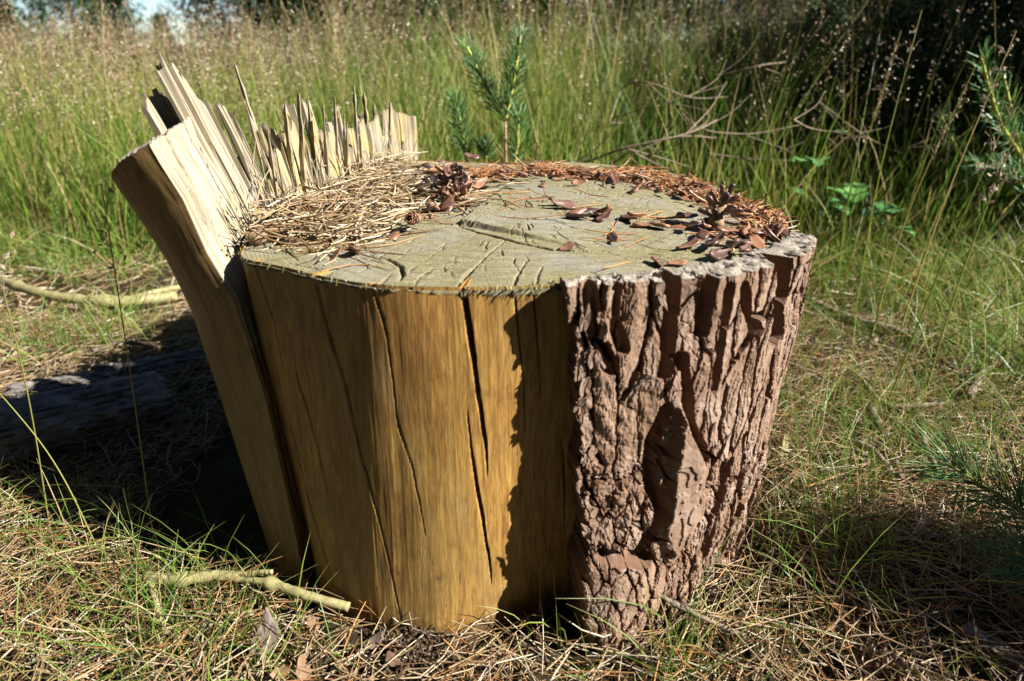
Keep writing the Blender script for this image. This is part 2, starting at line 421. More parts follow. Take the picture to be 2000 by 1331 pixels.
def hit(px, py, rf=r_wood):
    d = ray(px, py); s = np.linspace(0.3, 1.6, 2600)
    p = np.array([0, 0, CAM_H]) + d * s[:, None]
    dx, dy = p[:, 0] - CX, p[:, 1] - CY
    t = np.arctan2(dx, -dy)
    ins = np.hypot(dx, dy) < rf(t, p[:, 2])
    if not ins.any(): return None
    i = np.argmax(ins)
    return t[i], p[i, 2]

stump = thing('tree_stump', 'sawn pine stump with pale splintered hinge and bark on one side', 'tree stump', (CX, CY, 0))

# ---- bare wood side with drying cracks
th = np.concatenate([np.linspace(R(-62), R(32), 820), np.linspace(R(32.5), R(297.5), 180)])
zz = np.concatenate([[-0.05, -0.02], np.linspace(0, T - 0.0015, 100)])
TH, ZZ = np.meshgrid(th, zz)
rad = r_wood(TH, ZZ)
u = TH * 0.28
rel = 0.0007 * fbm(u * 80, ZZ * 6, 5) + 0.0028 * fbm(u * 14, ZZ * 6, 9) + 0.0005 * fbm(u * 330, ZZ * 12, 21, 3)
rad = rad + rel
CRACKS = [  # pixel polylines on the photograph, width in mm, depth in mm
    ([(903,558),(915,630),(925,700),(935,780),(950,880),(952,925)], 5.5, 22),
    ([(912,800),(926,916),(941,1008),(954,1085),(960,1140)], 2.6, 12),
    ([(614,542),(628,600),(644,655),(675,752),(701,865),(726,957),(752,1059),(783,1208)], 3.4, 14),
    ([(563,640),(583,742),(603,803),(624,880),(639,957)], 1.5, 6),
    ([(726,556),(747,623),(757,660),(777,829),(803,906),(818,977),(834,1059)], 1.5, 6),
    ([(1003,560),(1013,660),(1023,752),(1026,860)], 1.5, 6),
    ([(1040,562),(1052,693),(1056,800)], 1.4, 6),
    ([(1098,860),(1104,960),(1103,1040)], 2.0, 8),
    ([(495,512),(537,632),(556,720)], 1.7, 6),
    ([(520,640),(560,800),(600,960),(640,1100),(668,1180)], 1.6, 6),
]
CRACK_TZ = []
for pl, w, dp in CRACKS:
    h = np.array([hit(*p) for p in pl]); CRACK_TZ.append((h, w, dp))
    o = np.argsort(h[:, 1]); zt, tt_ = h[o, 1], h[o, 0]
    tc = np.interp(ZZ, zt, tt_) + 0.0022 * fbm(ZZ * 55, ZZ * 0 + w, 77 + int(dp)) * 2
    f = np.clip((ZZ - zt[0]) / (zt[-1] - zt[0]), 0, 1)
    top_open = zt[-1] > T - 0.02
    prof = np.where(top_open, np.sqrt(f), np.sin(np.pi * np.clip(f, 0, 1)) ** 0.5)
    prof = np.where((ZZ < zt[0]) | ((ZZ > zt[-1]) & (not top_open)), 0, prof)
    d = np.abs(TH - tc) * rad
    ww = (0.40 * w + 0.12 + 0.35 * w * fbm(ZZ * 40, ZZ * 0 + dp, 5)) * 1e-3 * prof + 1e-6
    rad = rad - dp * 1e-3 * prof * np.clip(3.0 * (1 - (d / ww)), 0, 1)
V = xyz(TH, rad, ZZ)
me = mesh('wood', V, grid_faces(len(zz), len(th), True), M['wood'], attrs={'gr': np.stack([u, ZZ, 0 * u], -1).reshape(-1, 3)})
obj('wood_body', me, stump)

# ---- sawn top
PITH = at(1035, 425, T)[:2]
NR = 200
fr = np.concatenate([[0.0], np.linspace(0.02, 1, NR - 1) ** 0.8])
tt2 = np.concatenate([np.linspace(R(-62), R(40), 420), np.linspace(R(40.5), R(297.5), 330)])
TT, FR = np.meshgrid(tt2, fr)
redge = rT(TT) + 0.0012 + 0.0009 * fbm(TT * 60, TT * 0, 3) * 2
RR = redge * FR
X, Y = CX + RR * np.sin(TT), CY - RR * np.cos(TT)
def line_side(X, Y, a, b):
    a, b = at(*a, T), at(*b, T)
    n = np.array([-(b[1] - a[1]), b[0] - a[0]]); n /= np.hypot(*n)
    return (X - a[0]) * n[0] + (Y - a[1]) * n[1]
def top_h(X, Y):
    A_, B_ = at(898, 432, T), at(1150, 486, T)
    along = ((X - A_[0]) * (B_[0] - A_[0]) + (Y - A_[1]) * (B_[1] - A_[1])) / ((B_[0] - A_[0]) ** 2 + (B_[1] - A_[1]) ** 2)
    wig = 0.0022 * fbm(X * 40, Y * 40, 31)
    s1 = sstep(0.0, 0.0022, line_side(X, Y, (898, 440), (1150, 488)) + wig)
    s2 = sstep(0.0, 0.003, -line_side(X, Y, (898, 440), (985, 372)) + wig)
    lift = 0.0065 * np.clip(1 - along, 0, 1) ** 0.8 * s1 * s2
    hh = lift + 0.0035 * fbm(X * 14, Y * 14, 8) + 0.0009 * fbm(X * 60, Y * 260, 12, 3)
    return hh - 0.004 * sstep(0.12, 0.3, np.hypot(X - CX, Y - CY))
def seg_dist(X, Y, pts):
    d = np.full(X.shape, 9.0); f = np.zeros(X.shape); n = len(pts) - 1
    for i in range(n):
        a, b = pts[i], pts[i + 1]
        ab = b - a; L2 = (ab ** 2).sum()
        t = np.clip(((X - a[0]) * ab[0] + (Y - a[1]) * ab[1]) / L2, 0, 1)
        dd = np.hypot(X - a[0] - t * ab[0], Y - a[1] - t * ab[1])
        m = dd < d; d = np.where(m, dd, d); f = np.where(m, (i + t) / n, f)
    return d, f
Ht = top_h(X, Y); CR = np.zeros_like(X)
grooves = [([(901,556),(899,545),(912,528),(928,515)], 3.6, 9), ([(928,515),(960,490),(990,470)], 1.6, 3),
           ([(718,491),(755,498),(782,512),(786,526),(778,537)], 3.2, 6), ([(893,441),(940,457),(1010,475),(1080,488),(1150,490),(1190,488)], 3.2, 9), ([(622,541),(650,520),(690,505)], 1.5, 4), ([(735,553),(752,535),(765,524)], 1.3, 3), ([(1003,556),(1008,535),(1030,505)], 1.5, 4), ([(1045,553),(1052,530),(1060,515)], 1.4, 3), ([(800,557),(815,535),(835,520)], 1.2, 3),
           ([(560,505),(600,512),(640,520)], 2.0, 3), ([(690,495),(720,500),(750,508)], 1.8, 3)]
g2 = np.random.default_rng(11)
for k in range(330):
    a = g2.uniform(0, 2 * np.pi); r0 = g2.uniform(0.015, 0.2); L = g2.uniform(0.008, 0.035) * (0.6 + 2 * r0)
    p0 = PITH + r0 * np.array([np.cos(a), np.sin(a)]); p1 = PITH + (r0 + L) * np.array([np.cos(a + 0.04), np.sin(a + 0.04)])
    mid = (p0 + p1) / 2 + g2.normal(size=2) * 0.0018
    grooves.append((np.array([p0, mid, p1]), g2.uniform(0.6, 1.4), g2.uniform(1.5, 3.5)))
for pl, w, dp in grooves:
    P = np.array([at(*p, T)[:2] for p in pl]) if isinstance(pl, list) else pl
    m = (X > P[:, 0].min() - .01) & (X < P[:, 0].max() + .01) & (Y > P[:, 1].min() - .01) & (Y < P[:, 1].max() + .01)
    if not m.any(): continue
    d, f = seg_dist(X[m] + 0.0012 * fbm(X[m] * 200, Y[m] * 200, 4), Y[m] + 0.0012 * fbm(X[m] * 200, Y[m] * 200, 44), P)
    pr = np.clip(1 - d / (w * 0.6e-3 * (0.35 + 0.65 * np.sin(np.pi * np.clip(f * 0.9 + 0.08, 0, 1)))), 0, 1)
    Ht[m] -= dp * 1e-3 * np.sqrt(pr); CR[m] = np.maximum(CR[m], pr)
Vt = np.stack([X, Y, T + Ht], -1)
skirt = Vt[-1:].copy(); skirt[..., 2] -= 0.006
skirt[..., 0] = CX + (skirt[..., 0] - CX) * 0.99; skirt[..., 1] = CY + (skirt[..., 1] - CY) * 0.99
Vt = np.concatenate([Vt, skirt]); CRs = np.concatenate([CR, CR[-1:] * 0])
gr = np.stack([Vt[..., 0] - PITH[0], Vt[..., 1] - PITH[1], 0 * Vt[..., 0]], -1)
obj('sawn_top', mesh('sawn_top', Vt, grid_faces(NR + 1, len(tt2), True)[:, ::-1], M['top'], attrs={'gr': gr.reshape(-1, 3), 'crack_shade': CRs.ravel()}), stump)
def topz(x, y): return T + top_h(np.asarray(x, float), np.asarray(y, float))

# ---- torn fibres hanging from the front edge of the cut
n = 150
t_ = rng.uniform(R(-55), R(6), n); t_[:90] = rng.normal(R(1), R(5), 90)
rr_ = rT(t_) + 0.0015
P0 = xyz(t_, rr_, np.full(n, T - 0.001))
out = np.stack([np.sin(t_), -np.cos(t_), 0 * t_], -1)
L = rng.uniform(0.0015, 0.006, n) * rng.random(n)
dirv = unit(out * rng.uniform(0.1, 0.8, (n, 1)) + rng.normal(size=(n, 3)) * 0.35 + np.array([0, 0, -0.75]))
k = np.linspace(0, 1, 4)[None, :, None]
P = P0[:, None] + dirv[:, None] * L[:, None, None] * k + np.array([0, 0, -1]) * (L[:, None, None] * 0.4) * k ** 2
Vv, Ff, rn, tt_ = strands(P, np.linspace(0.0013, 0.0004, 4)[None], 3)
obj('edge_fibres', mesh('edge_fibres', Vv, Ff, M['moss'], attrs={'rnd': rn, 'tt': tt_}), stump, kind='stuff')

# ---- leaning slab left of the notch
def interp_keys(keys, z):
    k = np.array(keys); return np.stack([np.interp(z, k[:, 2], k[:, 0]), np.interp(z, k[:, 2], k[:, 1])], -1)
B_k = [(-.178,.512,-.03),(-.19,.505,0),(-.204,.515,.19),(-.219,.52,.28),(-.240,.532,.314),(-.2515,.533,.355),(-.262,.531,.38),(-.268,.53,.396)]
A_k = [(-.215,.535,-.03),(-.229,.535,0),(-.268,.565,.187),(-.278,.568,.25),(-.292,.57,.295),(-.305,.566,.33),(-.318,.56,.365),(-.321,.559,.373)]
zs = np.linspace(0, 1, 150)
zb = -.03 + zs * (.396 + .03); za = -.03 + zs * (.366 + .03); zc = -.03 + zs * (.412 + .03)
Bp = np.c_[interp_keys(B_k, zb), zb]; Ap = np.c_[interp_keys(A_k, za), za]
lean = np.clip((zc - .30) / .1, 0, 1.4)[:, None]
Cp = np.c_[interp_keys(B_k, zc) + np.array([0.008, 0.135]) + lean * np.array([-0.012, 0.0]), zc]
Dp = np.c_[interp_keys(A_k, za) + np.array([-0.004, 0.14]), za + 0.006 * zs]
def edge(a, b, n, bulge=None):
    f = np.linspace(0, 1, n, endpoint=False)[None, :, None]
    e = a[:, None] + (b - a)[:, None] * f
    if bulge is not None: e = e + bulge * np.sin(np.pi * f)
    return e
ring = np.concatenate([edge(Bp, Cp, 170), edge(Cp, Dp, 12), edge(Dp, Ap, 30, np.array([-0.02, 0, 0])), edge(Ap, Bp, 60, np.array([-0.004, -0.006, 0]))], 1)
nr = ring.shape[1]; ii = np.arange(nr)[None, :]; zi = ring[..., 2]
arc = np.where(ii < 170, ii * 0.0008, 0.136 + (ii - 170) * 0.0012)
disp = 0.0012 * fbm(arc * 90 + 0 * zi, zi * 6, 61) + 0.0028 * fbm(arc * 25 + 0 * zi, zi * 7, 62)
inner = (ii < 170) * sstep(0.0, 5.0, ii * 1.0)
slit = sstep(0.16, 0.22, fbm(arc * 170 + 0 * zi, zi * 11 + arc * 12, 66, 3)) * inner * (zi > 0.30)
disp = disp + inner * 0.0035 * fbm(arc * 300 + 0 * zi, zi * 9, 64, 3)
gsl = np.random.default_rng(65)
for _ in range(15):
    a0, z0, l_, w_ = gsl.uniform(.012, .118), gsl.uniform(.325, .385), gsl.uniform(.014, .034), gsl.uniform(.0014, .0026)
    zz_ = (zi - z0) / l_
    disp = disp - 0.009 * inner * np.clip(4 * (1 - np.abs(arc - a0 + 0.0012 * np.sin(zi * 40 + a0 * 400)) / (w_ * np.sqrt(np.clip(1 - zz_ ** 2, 1e-4, 1)))), 0, 1) * (np.abs(zz_) < 1)
cen = ring.mean(1, keepdims=True); outw = unit((ring - cen) * np.array([1, 1, 0]))
nrmv = np.where((ii < 170)[..., None], np.array([0.93, -0.2, 0.3]), outw)
ring = ring + nrmv * disp[..., None]
ring[-1, :, 2] += 0.0006 * np.random.default_rng(3).normal(size=nr)
gr = np.stack([arc + 0 * zi, zi, 0 * zi], -1)
cap_c = ring[-1].mean(0)
Fq = grid_faces(len(zs), nr, True)
pale = (np.arange(len(Fq)) % nr < 170) & (np.repeat(zs[:-1], nr) > 0.62)
def submesh(name, V, F, mat, gr, extra=None):
    uq, inv = np.unique(F, return_inverse=True)
    at_ = {'gr': gr.reshape(-1, 3)[uq]} if gr is not None else {}
    for k_, a_ in (extra or {}).items(): at_[k_] = a_.ravel()[uq]
    return mesh(name, V.reshape(-1, 3)[uq], inv.reshape(F.shape), mat, smooth=not any(q in name for q in ('bark', 'slab')), attrs=at_)
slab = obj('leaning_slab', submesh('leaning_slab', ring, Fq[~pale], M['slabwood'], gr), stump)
obj('fracture_face', submesh('fracture_face', ring, Fq[pale], M['fracture'], gr), slab)
# sawn end of the slab
capr = [ring[-1] * (1 - f) + cap_c * f for f in (0, 0.06, 0.3, 0.65, 0.97)]
cap = np.stack(capr); cap[1:, :, 2] += 0.0015 + 0.004 * fbm(cap[1:, :, 0] * 120, cap[1:, :, 1] * 120, 71)
obj('slab_end', mesh('slab_end', cap, grid_faces(5, nr, True), M['barktop']), slab)

# ---- outer strip of trunk behind the slab
zs = np.linspace(-0.03, 0.302, 70); a = np.linspace(0, 2 * np.pi, 90, endpoint=False)
AA, ZS = np.meshgrid(a, zs)
cxs = -0.262 + 0.0 * ZS + 0.03 * (1 - ZS / 0.3); cys = 0.675 + 0 * ZS
rx, ry = 0.047 + 0 * ZS, 0.088 + 0 * ZS
dd = 1 + 0.35 * fbm(AA * 2.2, ZS * 4, 81) + 0.12 * fbm(AA * 9, ZS * 5, 82)
ZS2 = ZS + (ZS > 0.28) * 0.02 * fbm(AA * 5, AA * 0, 5)
Vs_ = np.stack([cxs + rx * dd * np.cos(AA), cys + ry * dd * np.sin(AA), ZS2], -1)
topc = Vs_[-1].mean(0)
Vall = np.concatenate([Vs_.reshape(-1, 3), topc[None]])
s = np.arange(90); F3 = np.stack([69 * 90 + s, 69 * 90 + (s + 1) % 90, np.full(90, len(Vall) - 1)], -1)
gr = np.concatenate([np.stack([AA * 0.07, ZS, 0 * ZS], -1).reshape(-1, 3), np.zeros((1, 3))])
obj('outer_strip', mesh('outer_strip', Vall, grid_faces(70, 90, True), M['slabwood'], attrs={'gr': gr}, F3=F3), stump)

# ---- splinters along the hinge
CH0, CH1 = np.array([-0.226, 0.575]), np.array([-0.143, 1.02])
def chord_at_px(px):
    f = np.linspace(-0.1, 1.0, 400)
    p = CH0 + (CH1 - CH0) * f[:, None]
    d = p[:, 1] * CP - (T - CAM_H) * SP
    x = 1000 + FPX * p[:, 0] / d
    return p[np.argmin(np.abs(x - px))]
def splinter_mesh(base, tip, w, seed, nf=3, thick=0.5, bend=0.0, fork=0.25):
    g = np.random.default_rng(seed)
    base, tip = np.asarray(base, float), np.asarray(tip, float)
    ax = tip - base; L = np.linalg.norm(ax); ax /= L
    side = unit(np.cross(ax, np.array([0.35, 0.9, 0.1]))); dep = np.cross(ax, side)
    parts, grs = [], []
    V_, F_, G_, n = [], [], [], 0
    K = 16; nf = nf + 1
    for i in range(nf):
        f = (i + 0.5) / nf - 0.5
        ln = L * (1 if i == nf // 2 else 1 - fork * g.random() * 2.2)
        t = np.linspace(0, 1, K)
        wi = w / nf * 1.25 * np.clip(1.1 - 0.15 * t - g.uniform(0.2, 0.95) * np.clip((t - 0.86) / 0.14, 0, 1), 0.1, 2) * (1 + 0.28 * g.normal(size=K))
        cx_ = base + np.outer(t * ln, ax) + side * (f * w + 0.04 * w * np.cumsum(g.normal(size=K)))[:, None] + dep * (g.normal() * w * 0.12 + bend * L * t ** 2)[:, None]
        th_ = np.maximum(wi * thick * (1 + 0.2 * g.normal(size=K)), 0.0007)
        offs = [(-1, -0.5), (-0.2, -1), (1, -0.4), (0.9, 0.7), (-0.7, 0.8)]
        ring_ = np.stack([cx_ + side * (o[0] * wi * 0.5)[:, None] + dep * (o[1] * th_ * 0.5)[:, None] for o in offs], 1)
        V_.append(ring_.reshape(-1, 3)); F_.append(grid_faces(K, 5, True) + n)
        G_.append(np.stack([np.tile(np.arange(5) * 0.003, K) + i * 0.02 + seed * 0.37, np.repeat(t * ln, 5), np.zeros(K * 5)], -1)); n += K * 5
    return np.concatenate(V_), np.concatenate(F_), np.concatenate(G_)
CDIR = unit(np.array([CH1[0] - CH0[0], CH1[1] - CH0[1], 0.0]))
def board(tips, shift, lean, thick, seed, nc=46, nrw=20, jag=0.16, mat='fracture'):
    # fibres stand in the plane of the break: along the hinge line, leaning outward by `lean` degrees
    g = np.random.default_rng(seed)
    f = np.linspace(0, 1, nc)
    tp = np.array(tips, float); tf = np.linspace(0, 1, len(tp))
    tx, ty = np.interp(f, tf, tp[:, 0]), np.interp(f, tf, tp[:, 1])
    grp = np.floor(f * nc / 5.0 + 0.5 * g.random(nc)).astype(int)
    cut = 1 - jag * g.random(nc + 2)[grp] ** 1.5 - 0.05 * g.random(nc)
    back = 0.0022 * g.normal(size=nc + 2)[grp]
    l_ = np.array([-math.sin(R(lean)), 0, math.cos(R(lean))]); nn = np.cross(CDIR, l_)
    C0 = np.array([CH0[0] - shift, CH0[1], T]); O = np.array([0, 0, CAM_H])
    V_ = np.zeros((2, nrw, nc, 3))
    for j in range(nc):
        d = ray(tx[j], ty[j]); t = O + d * (np.dot(C0 - O, nn) / np.dot(d, nn))
        b = t - l_ * ((t[2] - (T - 0.03)) / l_[2])
        for r_ in range(nrw):
            q = r_ / (nrw - 1) * cut[j]
            p = b + (t - b) * q
            off = (back[j] + 0.002 * float(vnoise(np.array(j * 0.7), np.array(q * 4.0), seed))) * (0.3 + q)
            th_ = thick * (1 - 0.55 * q)
            V_[0, r_, j] = p + nn * off
            V_[1, r_, j] = p + nn * (off - th_)
    N = nrw * nc; F = grid_faces(nrw, nc)
    rim = np.r_[np.arange(nc), np.arange(1, nrw) * nc + nc - 1, (nrw - 1) * nc + np.arange(nc - 2, -1, -1), np.arange(nrw - 2, 0, -1) * nc]
    r2_ = np.roll(rim, -1)
    G = np.stack([np.broadcast_to(f * 0.06 + seed, (nrw, nc)), np.repeat(np.linspace(0, .15, nrw)[:, None], nc, 1), np.zeros((nrw, nc))], -1).reshape(-1, 3)
    return obj('splinter', mesh('splinter', V_.reshape(-1, 3), np.r_[F[:, ::-1], F + N, np.stack([rim, r2_, r2_ + N, rim + N], -1)], M[mat], smooth=False, attrs={'gr': np.r_[G, G]}), stump)
board([(311,140),(295,88),(303,112),(316,122)], .020, 21, .006, 1, 18, 22, .06)
board([(314,112),(322,108),(342,126),(368,154),(388,188),(403,213),(425,246),(450,283)], .016, 21, .007, 2, 60, 24, .14)
board([(262,162),(270,154),(283,148),(296,164),(306,172),(328,200)], .042, 22, .009, 3, 40, 20, .12)
board([(408,184),(420,184),(430,194),(446,222),(462,262)], .012, 20, .006, 4, 36, 20, .16)
board([(478,218),(488,224),(496,246),(506,266)], .004, 17, .006, 5, 28, 18, .22)
board([(500,232),(508,258),(514,240),(523,234),(530,260)], .002, 15, .006, 11, 26, 18, .25, 'splinter')
board([(533,222),(540,246),(552,198),(560,196),(568,202),(574,232)], .0, 13, .006, 12, 30, 18, .18, 'splinter')
board([(580,186),(585,182),(592,212),(600,216),(605,188),(610,218)], .002, 11, .006, 13, 30, 18, .18, 'splinter')
board([(614,222),(622,226),(634,202),(643,205),(650,222)], .0, 9, .006, 14, 30, 18, .2, 'splinter')
board([(652,220),(657,192),(662,236),(675,228),(684,242),(690,236)], .003, 8, .006, 15, 36, 18, .3, 'splinter')
board([(692,236),(698,210),(704,208),(712,232)], .0, 7, .006, 16, 26, 18, .25, 'splinter')
board([(718,228),(731,202),(740,232),(750,206),(763,200),(772,222)], .002, 5, .006, 17, 40, 18, .25, 'splinter')
board([(779,218),(790,220),(800,221),(809,224)], .0, 2, .012, 6, 26, 14, .05, 'splinter')
SPL = [  # base x, tip x, tip y, width px, fibres, pale
    (560,461,128,12,1,1),(545,479,194,9,1,0),(612,584,184,13,1,0),(630,605,190,12,1,0),(668,657,188,10,1,0),(712,694,163,10,1,0),(742,712,165,13,1,0),(768,763,200,9,1,0),
    (592,556,198,12,1,0),(645,634,204,11,1,0),(574,520,238,11,1,0),(598,545,262,11,2,0),(620,590,262,12,2,0),(690,678,234,10,1,0),(750,733,202,9,1,0),(684,674,214,7,1,0)]
for i, (bx, tx, ty, wpx, nf, pl) in enumerate(SPL):
    c = chord_at_px(bx)
    Yt = c[1] + (0.03 if pl else 0.0) + 0.012 * math.sin(i * 2.3)
    tip = atY(tx, ty, Yt)
    base = np.array([c[0] - 0.006 + 0.004 * math.sin(i * 1.7), Yt, T - 0.03])
    w = wpx / FPX * (Yt * CP + 0.05)
    Vv, Ff, G = splinter_mesh(base, tip, w, 100 + i, nf, 0.55 if wpx < 14 else 0.3, 0.02 * math.sin(i * 3.1))
    obj('splinter', mesh('splinter', Vv, Ff, M['fracture' if pl else 'splinter'], smooth=False, attrs={'gr': G}), stump)
# low ragged fibres filling the foot of the hinge
n = 260
f = rng.random(n); c = CH0 + (CH1 - CH0) * f[:, None] + rng.normal(size=(n, 2)) * np.array([0.008, 0.004])
hgt = (0.008 + 0.045 * rng.random(n) ** 2) * (1.15 - 0.35 * f)
P0 = np.c_[c, np.full(n, T - 0.008)]
dr = unit(np.c_[-0.32 + 0.3 * f + 0.12 * rng.normal(size=n), 0.1 * rng.normal(size=n), np.ones(n)])
k = np.linspace(0, 1, 5)[None, :, None]
P = P0[:, None] + dr[:, None] * hgt[:, None, None] * k + rng.normal(size=(n, 1, 3)) * 0.004 * k ** 2
Vv, Ff, rn, tt_ = strands(P, rng.uniform(0.0012, 0.0036, (n, 1)) * np.array([1, 1, .95, .9, .5])[None], 3)
obj('hinge_fibres', mesh('hinge_fibres', Vv, Ff, M['splinter'], smooth=False, attrs={'gr': np.stack([rn * 3, tt_ * 0.05, 0 * rn], -1)}), stump, kind='stuff')

n = 90
f = rng.random(n); c = CH0 + (CH1 - CH0) * f[:, None] + rng.normal(size=(n, 2)) * np.array([0.007, 0.004])
hgt = (0.02 + 0.085 * rng.random(n) ** 1.6) * (1.1 - 0.35 * f)
P0 = np.c_[c, np.full(n, T - 0.005)]
dr = unit(np.c_[-0.38 + 0.36 * f + 0.2 * rng.normal(size=n), 0.15 * rng.normal(size=n), np.ones(n)])
k = np.linspace(0, 1, 7)[None, :, None]
P = P0[:, None] + dr[:, None] * hgt[:, None, None] * k + rng.normal(size=(n, 1, 3)) * np.array([.016, .012, .004]) * k ** 2
Vv, Ff, rn, tt_ = strands(P, rng.uniform(0.0006, 0.0018, (n, 1)) * np.array([1, 1, 1, .95, .9, .7, .4])[None], 3)
obj('torn_fibres', mesh('torn_fibres', Vv, Ff, M['splinter'], smooth=False, attrs={'gr': np.stack([rn * 3, tt_ * 0.05, 0 * rn], -1)}), stump, kind='stuff')

# ---- bark
BT = [(.036,.440),(.075,.448),(.11,.453),(.142,.458),(.186,.484),(.230,.527),(.258,.568),(.274,.62),(.280,.68),(.270,.76),(.25,.85),(.19,.93),(.08,.983),(0,1.0),(-.08,1.02),(-.145,1.03),(-.23,.8),(-.2,.5),(-.1,.44)]
BB = [(.03,.465),(.056,.436),(.085,.434),(.115,.450),(.154,.486),(.205,.530),(.235,.594),(.268,.655),(.282,.72),(.27,.8),(.23,.88),(.15,.95),(.06,.99),(0,1.0),(-.08,1.01),(-.15,1.01),(-.22,.8),(-.2,.5),(-.06,.441)]
bT, bB = polar(BT, sm=11), polar(BB, sm=21)
def r_bark(t, z):
    f = np.clip(z / T, 0, 1); f = f ** 0.75
    return bB(t) + (bT(t) - bB(t)) * f
ntb, nzb = 640, 330
tb = np.linspace(R(-1), R(112), ntb); zb_ = np.linspace(-0.04, T + 0.003, nzb)
TB, ZB = np.meshgrid(tb, zb_)
U = TB * 0.285
base = r_bark(TB, ZB)
wu = U + 0.008 * fbm(U * 24, ZB * 10, 201) + 0.0042 * fbm(U * 150, ZB * 110, 202, 3)
wv = ZB + 0.030 * fbm(U * 22, ZB * 10, 203) + 0.006 * fbm(U * 110, ZB * 90, 204, 3)
upper = sstep(0.165, 0.195, ZB + 0.05 * fbm(U * 30, ZB * 20, 206) + 0.05 * sstep(0.12, 0.2, U))
va = voro(wu / 0.0165, wv / 0.090, 5); vb_ = voro(wu / 0.0125, wv / 0.032, 15)
selu = upper > 0.5
f1, f2, ida, dx1, dy1 = [np.where(selu, a_, b_) for a_, b_ in zip(va, vb_)]
ida = np.where(selu, ida, ida + 40000000)
gap = (f2 - f1) * np.where(selu, 1.0, 0.85)
r1, r2, r3 = idr(ida), idr(ida, 1), idr(ida, 2)
g1, g2_, idb, dxb, dyb = voro(wu / 0.0065, wv / 0.0115, 9)
gapb = g2_ - g1
def hitb(p): return hit(*p, rf=r_bark)
def px_field(pts, w, closed=False):
    h = np.array([q for q in map(hitb, pts) if q is not None])
    if len(h) < 2: return np.zeros(U.shape)
    h[:, 0] *= 0.285
    if closed:
        inside = np.zeros(U.shape, bool); j = len(h) - 1
        for i in range(len(h)):
            cond = ((h[i, 1] > ZB) != (h[j, 1] > ZB)) & (U < (h[j, 0] - h[i, 0]) * (ZB - h[i, 1]) / (h[j, 1] - h[i, 1] + 1e-12) + h[i, 0])
            inside ^= cond; j = i
        d, _ = seg_dist(U, ZB, np.vstack([h, h[:1]]))
        return np.where(inside, d, -d)
    d, f = seg_dist(U + 0.004 * fbm(U * 70, ZB * 50, 31), ZB, h)
    return np.clip(1 - d / w, 0, 1)
crumbly = sstep(-0.01, 0.015, px_field([(1130,740),(1280,760),(1290,880),(1270,1000),(1230,1090),(1140,1090),(1115,900)], 0, True))
smoothp = px_field([(1325,795),(1352,850),(1368,910),(1362,985),(1335,1040),(1305,1085),(1290,1040),(1305,960),(1308,880)], 0, True)
root = sstep(-0.012, 0.01, px_field([(1150,1105),(1210,1090),(1270,1110),(1290,1150),(1240,1225),(1150,1258),(1130,1200)], 0, True))
wall = sstep(0.01, 0.055 + 0.03 * r3, gap + 0.07 * fbm(U * 260, ZB * 150, 233, 2))
hb = 0.0075 + 0.0045 * r1 - 0.013 * (1 - wall) + 0.0017 * np.floor(np.clip(gap, 0, .8) * (3 + 3 * r2) + 0.9 * fbm(U * 60, ZB * 40, 234, 3)) / 2
hb = hb + 0.0025 * dx1 * (r3 - 0.5) * 2 + 0.0025 * dy1 * (r1 - 0.5) * 2
hb = hb * (1 - 0.35 * crumbly)
small = (1 - 0.85 * upper * (r1 > 0.3))
hb = hb + (0.0016 + 0.0025 * crumbly) * sstep(0.03, 0.16, gapb) * (0.2 + idr(idb, 4)) * small * 0.8
ter = fbm(wu * 50, wv * 22, 207, 3) + 0.5
hb = hb + 0.0022 * (np.floor(ter * 8) / 2 * 0.5 + 0.1 * ((ter * 8) % 1.0)) * (0.4 + 0.6 * r2)
hb = hb + 0.0013 * fbm(U * 330, ZB * 220, 209, 3) + 0.005 * crumbly * fbm(U * 120, ZB * 90, 210, 3)
ter2 = fbm(U * 38 + 5, ZB * 38, 217, 3) + 0.5
sp = sstep(-0.004, 0.003, smoothp + 0.003 * fbm(U * 120, ZB * 120, 66))
hb = hb * (1 - sp) + sp * (0.019 + 0.010 * np.floor(ter2 * 7) / 7 + 0.001 * fbm(U * 200, ZB * 200, 3))
hb = hb * (1 - 0.5 * root) + root * (0.008 + 0.010 * np.floor((fbm(U * 26, ZB * 22, 231, 3) + 0.5) * 6) / 6)
for pl, w, dp in [([(1312,545),(1309,600),(1307,660),(1298,730)], 0.0065, 0.026), ([(1330,700),(1342,760),(1345,830),(1378,900)], 0.005, 0.016),
                  ([(1300,800),(1275,860),(1268,920),(1290,1000),(1250,1085)], 0.0055, 0.017), ([(1386,545),(1378,600),(1372,650)], 0.0045, 0.014),
                  ([(1420,560),(1412,640),(1395,760)], 0.004, 0.012), ([(1452,560),(1456,600),(1478,655),(1470,720),(1462,800)], 0.0045, 0.014),
                  ([(1505,590),(1490,640),(1478,660)], 0.004, 0.012), ([(1532,490),(1528,560),(1520,650)], 0.011, 0.032),
                  ([(1572,520),(1562,620),(1545,720),(1530,800)], 0.006, 0.018), ([(1150,560),(1160,640),(1190,720)], 0.006, 0.013),
                  ([(1200,560),(1196,620),(1215,680)], 0.005, 0.012), ([(1180,1085),(1240,1090),(1265,1092)], 0.006, 0.016),
                  ([(1420,900),(1400,1000),(1370,1090)], 0.005, 0.012), ([(1450,850),(1440,960),(1410,1080)], 0.004, 0.012)]:
    q = px_field(pl, w)
    hb = hb - dp * np.clip(q * 2.6, 0, 1) ** 0.7 * (0.75 + 0.8 * fbm(U * 160, ZB * 60, 313, 2))
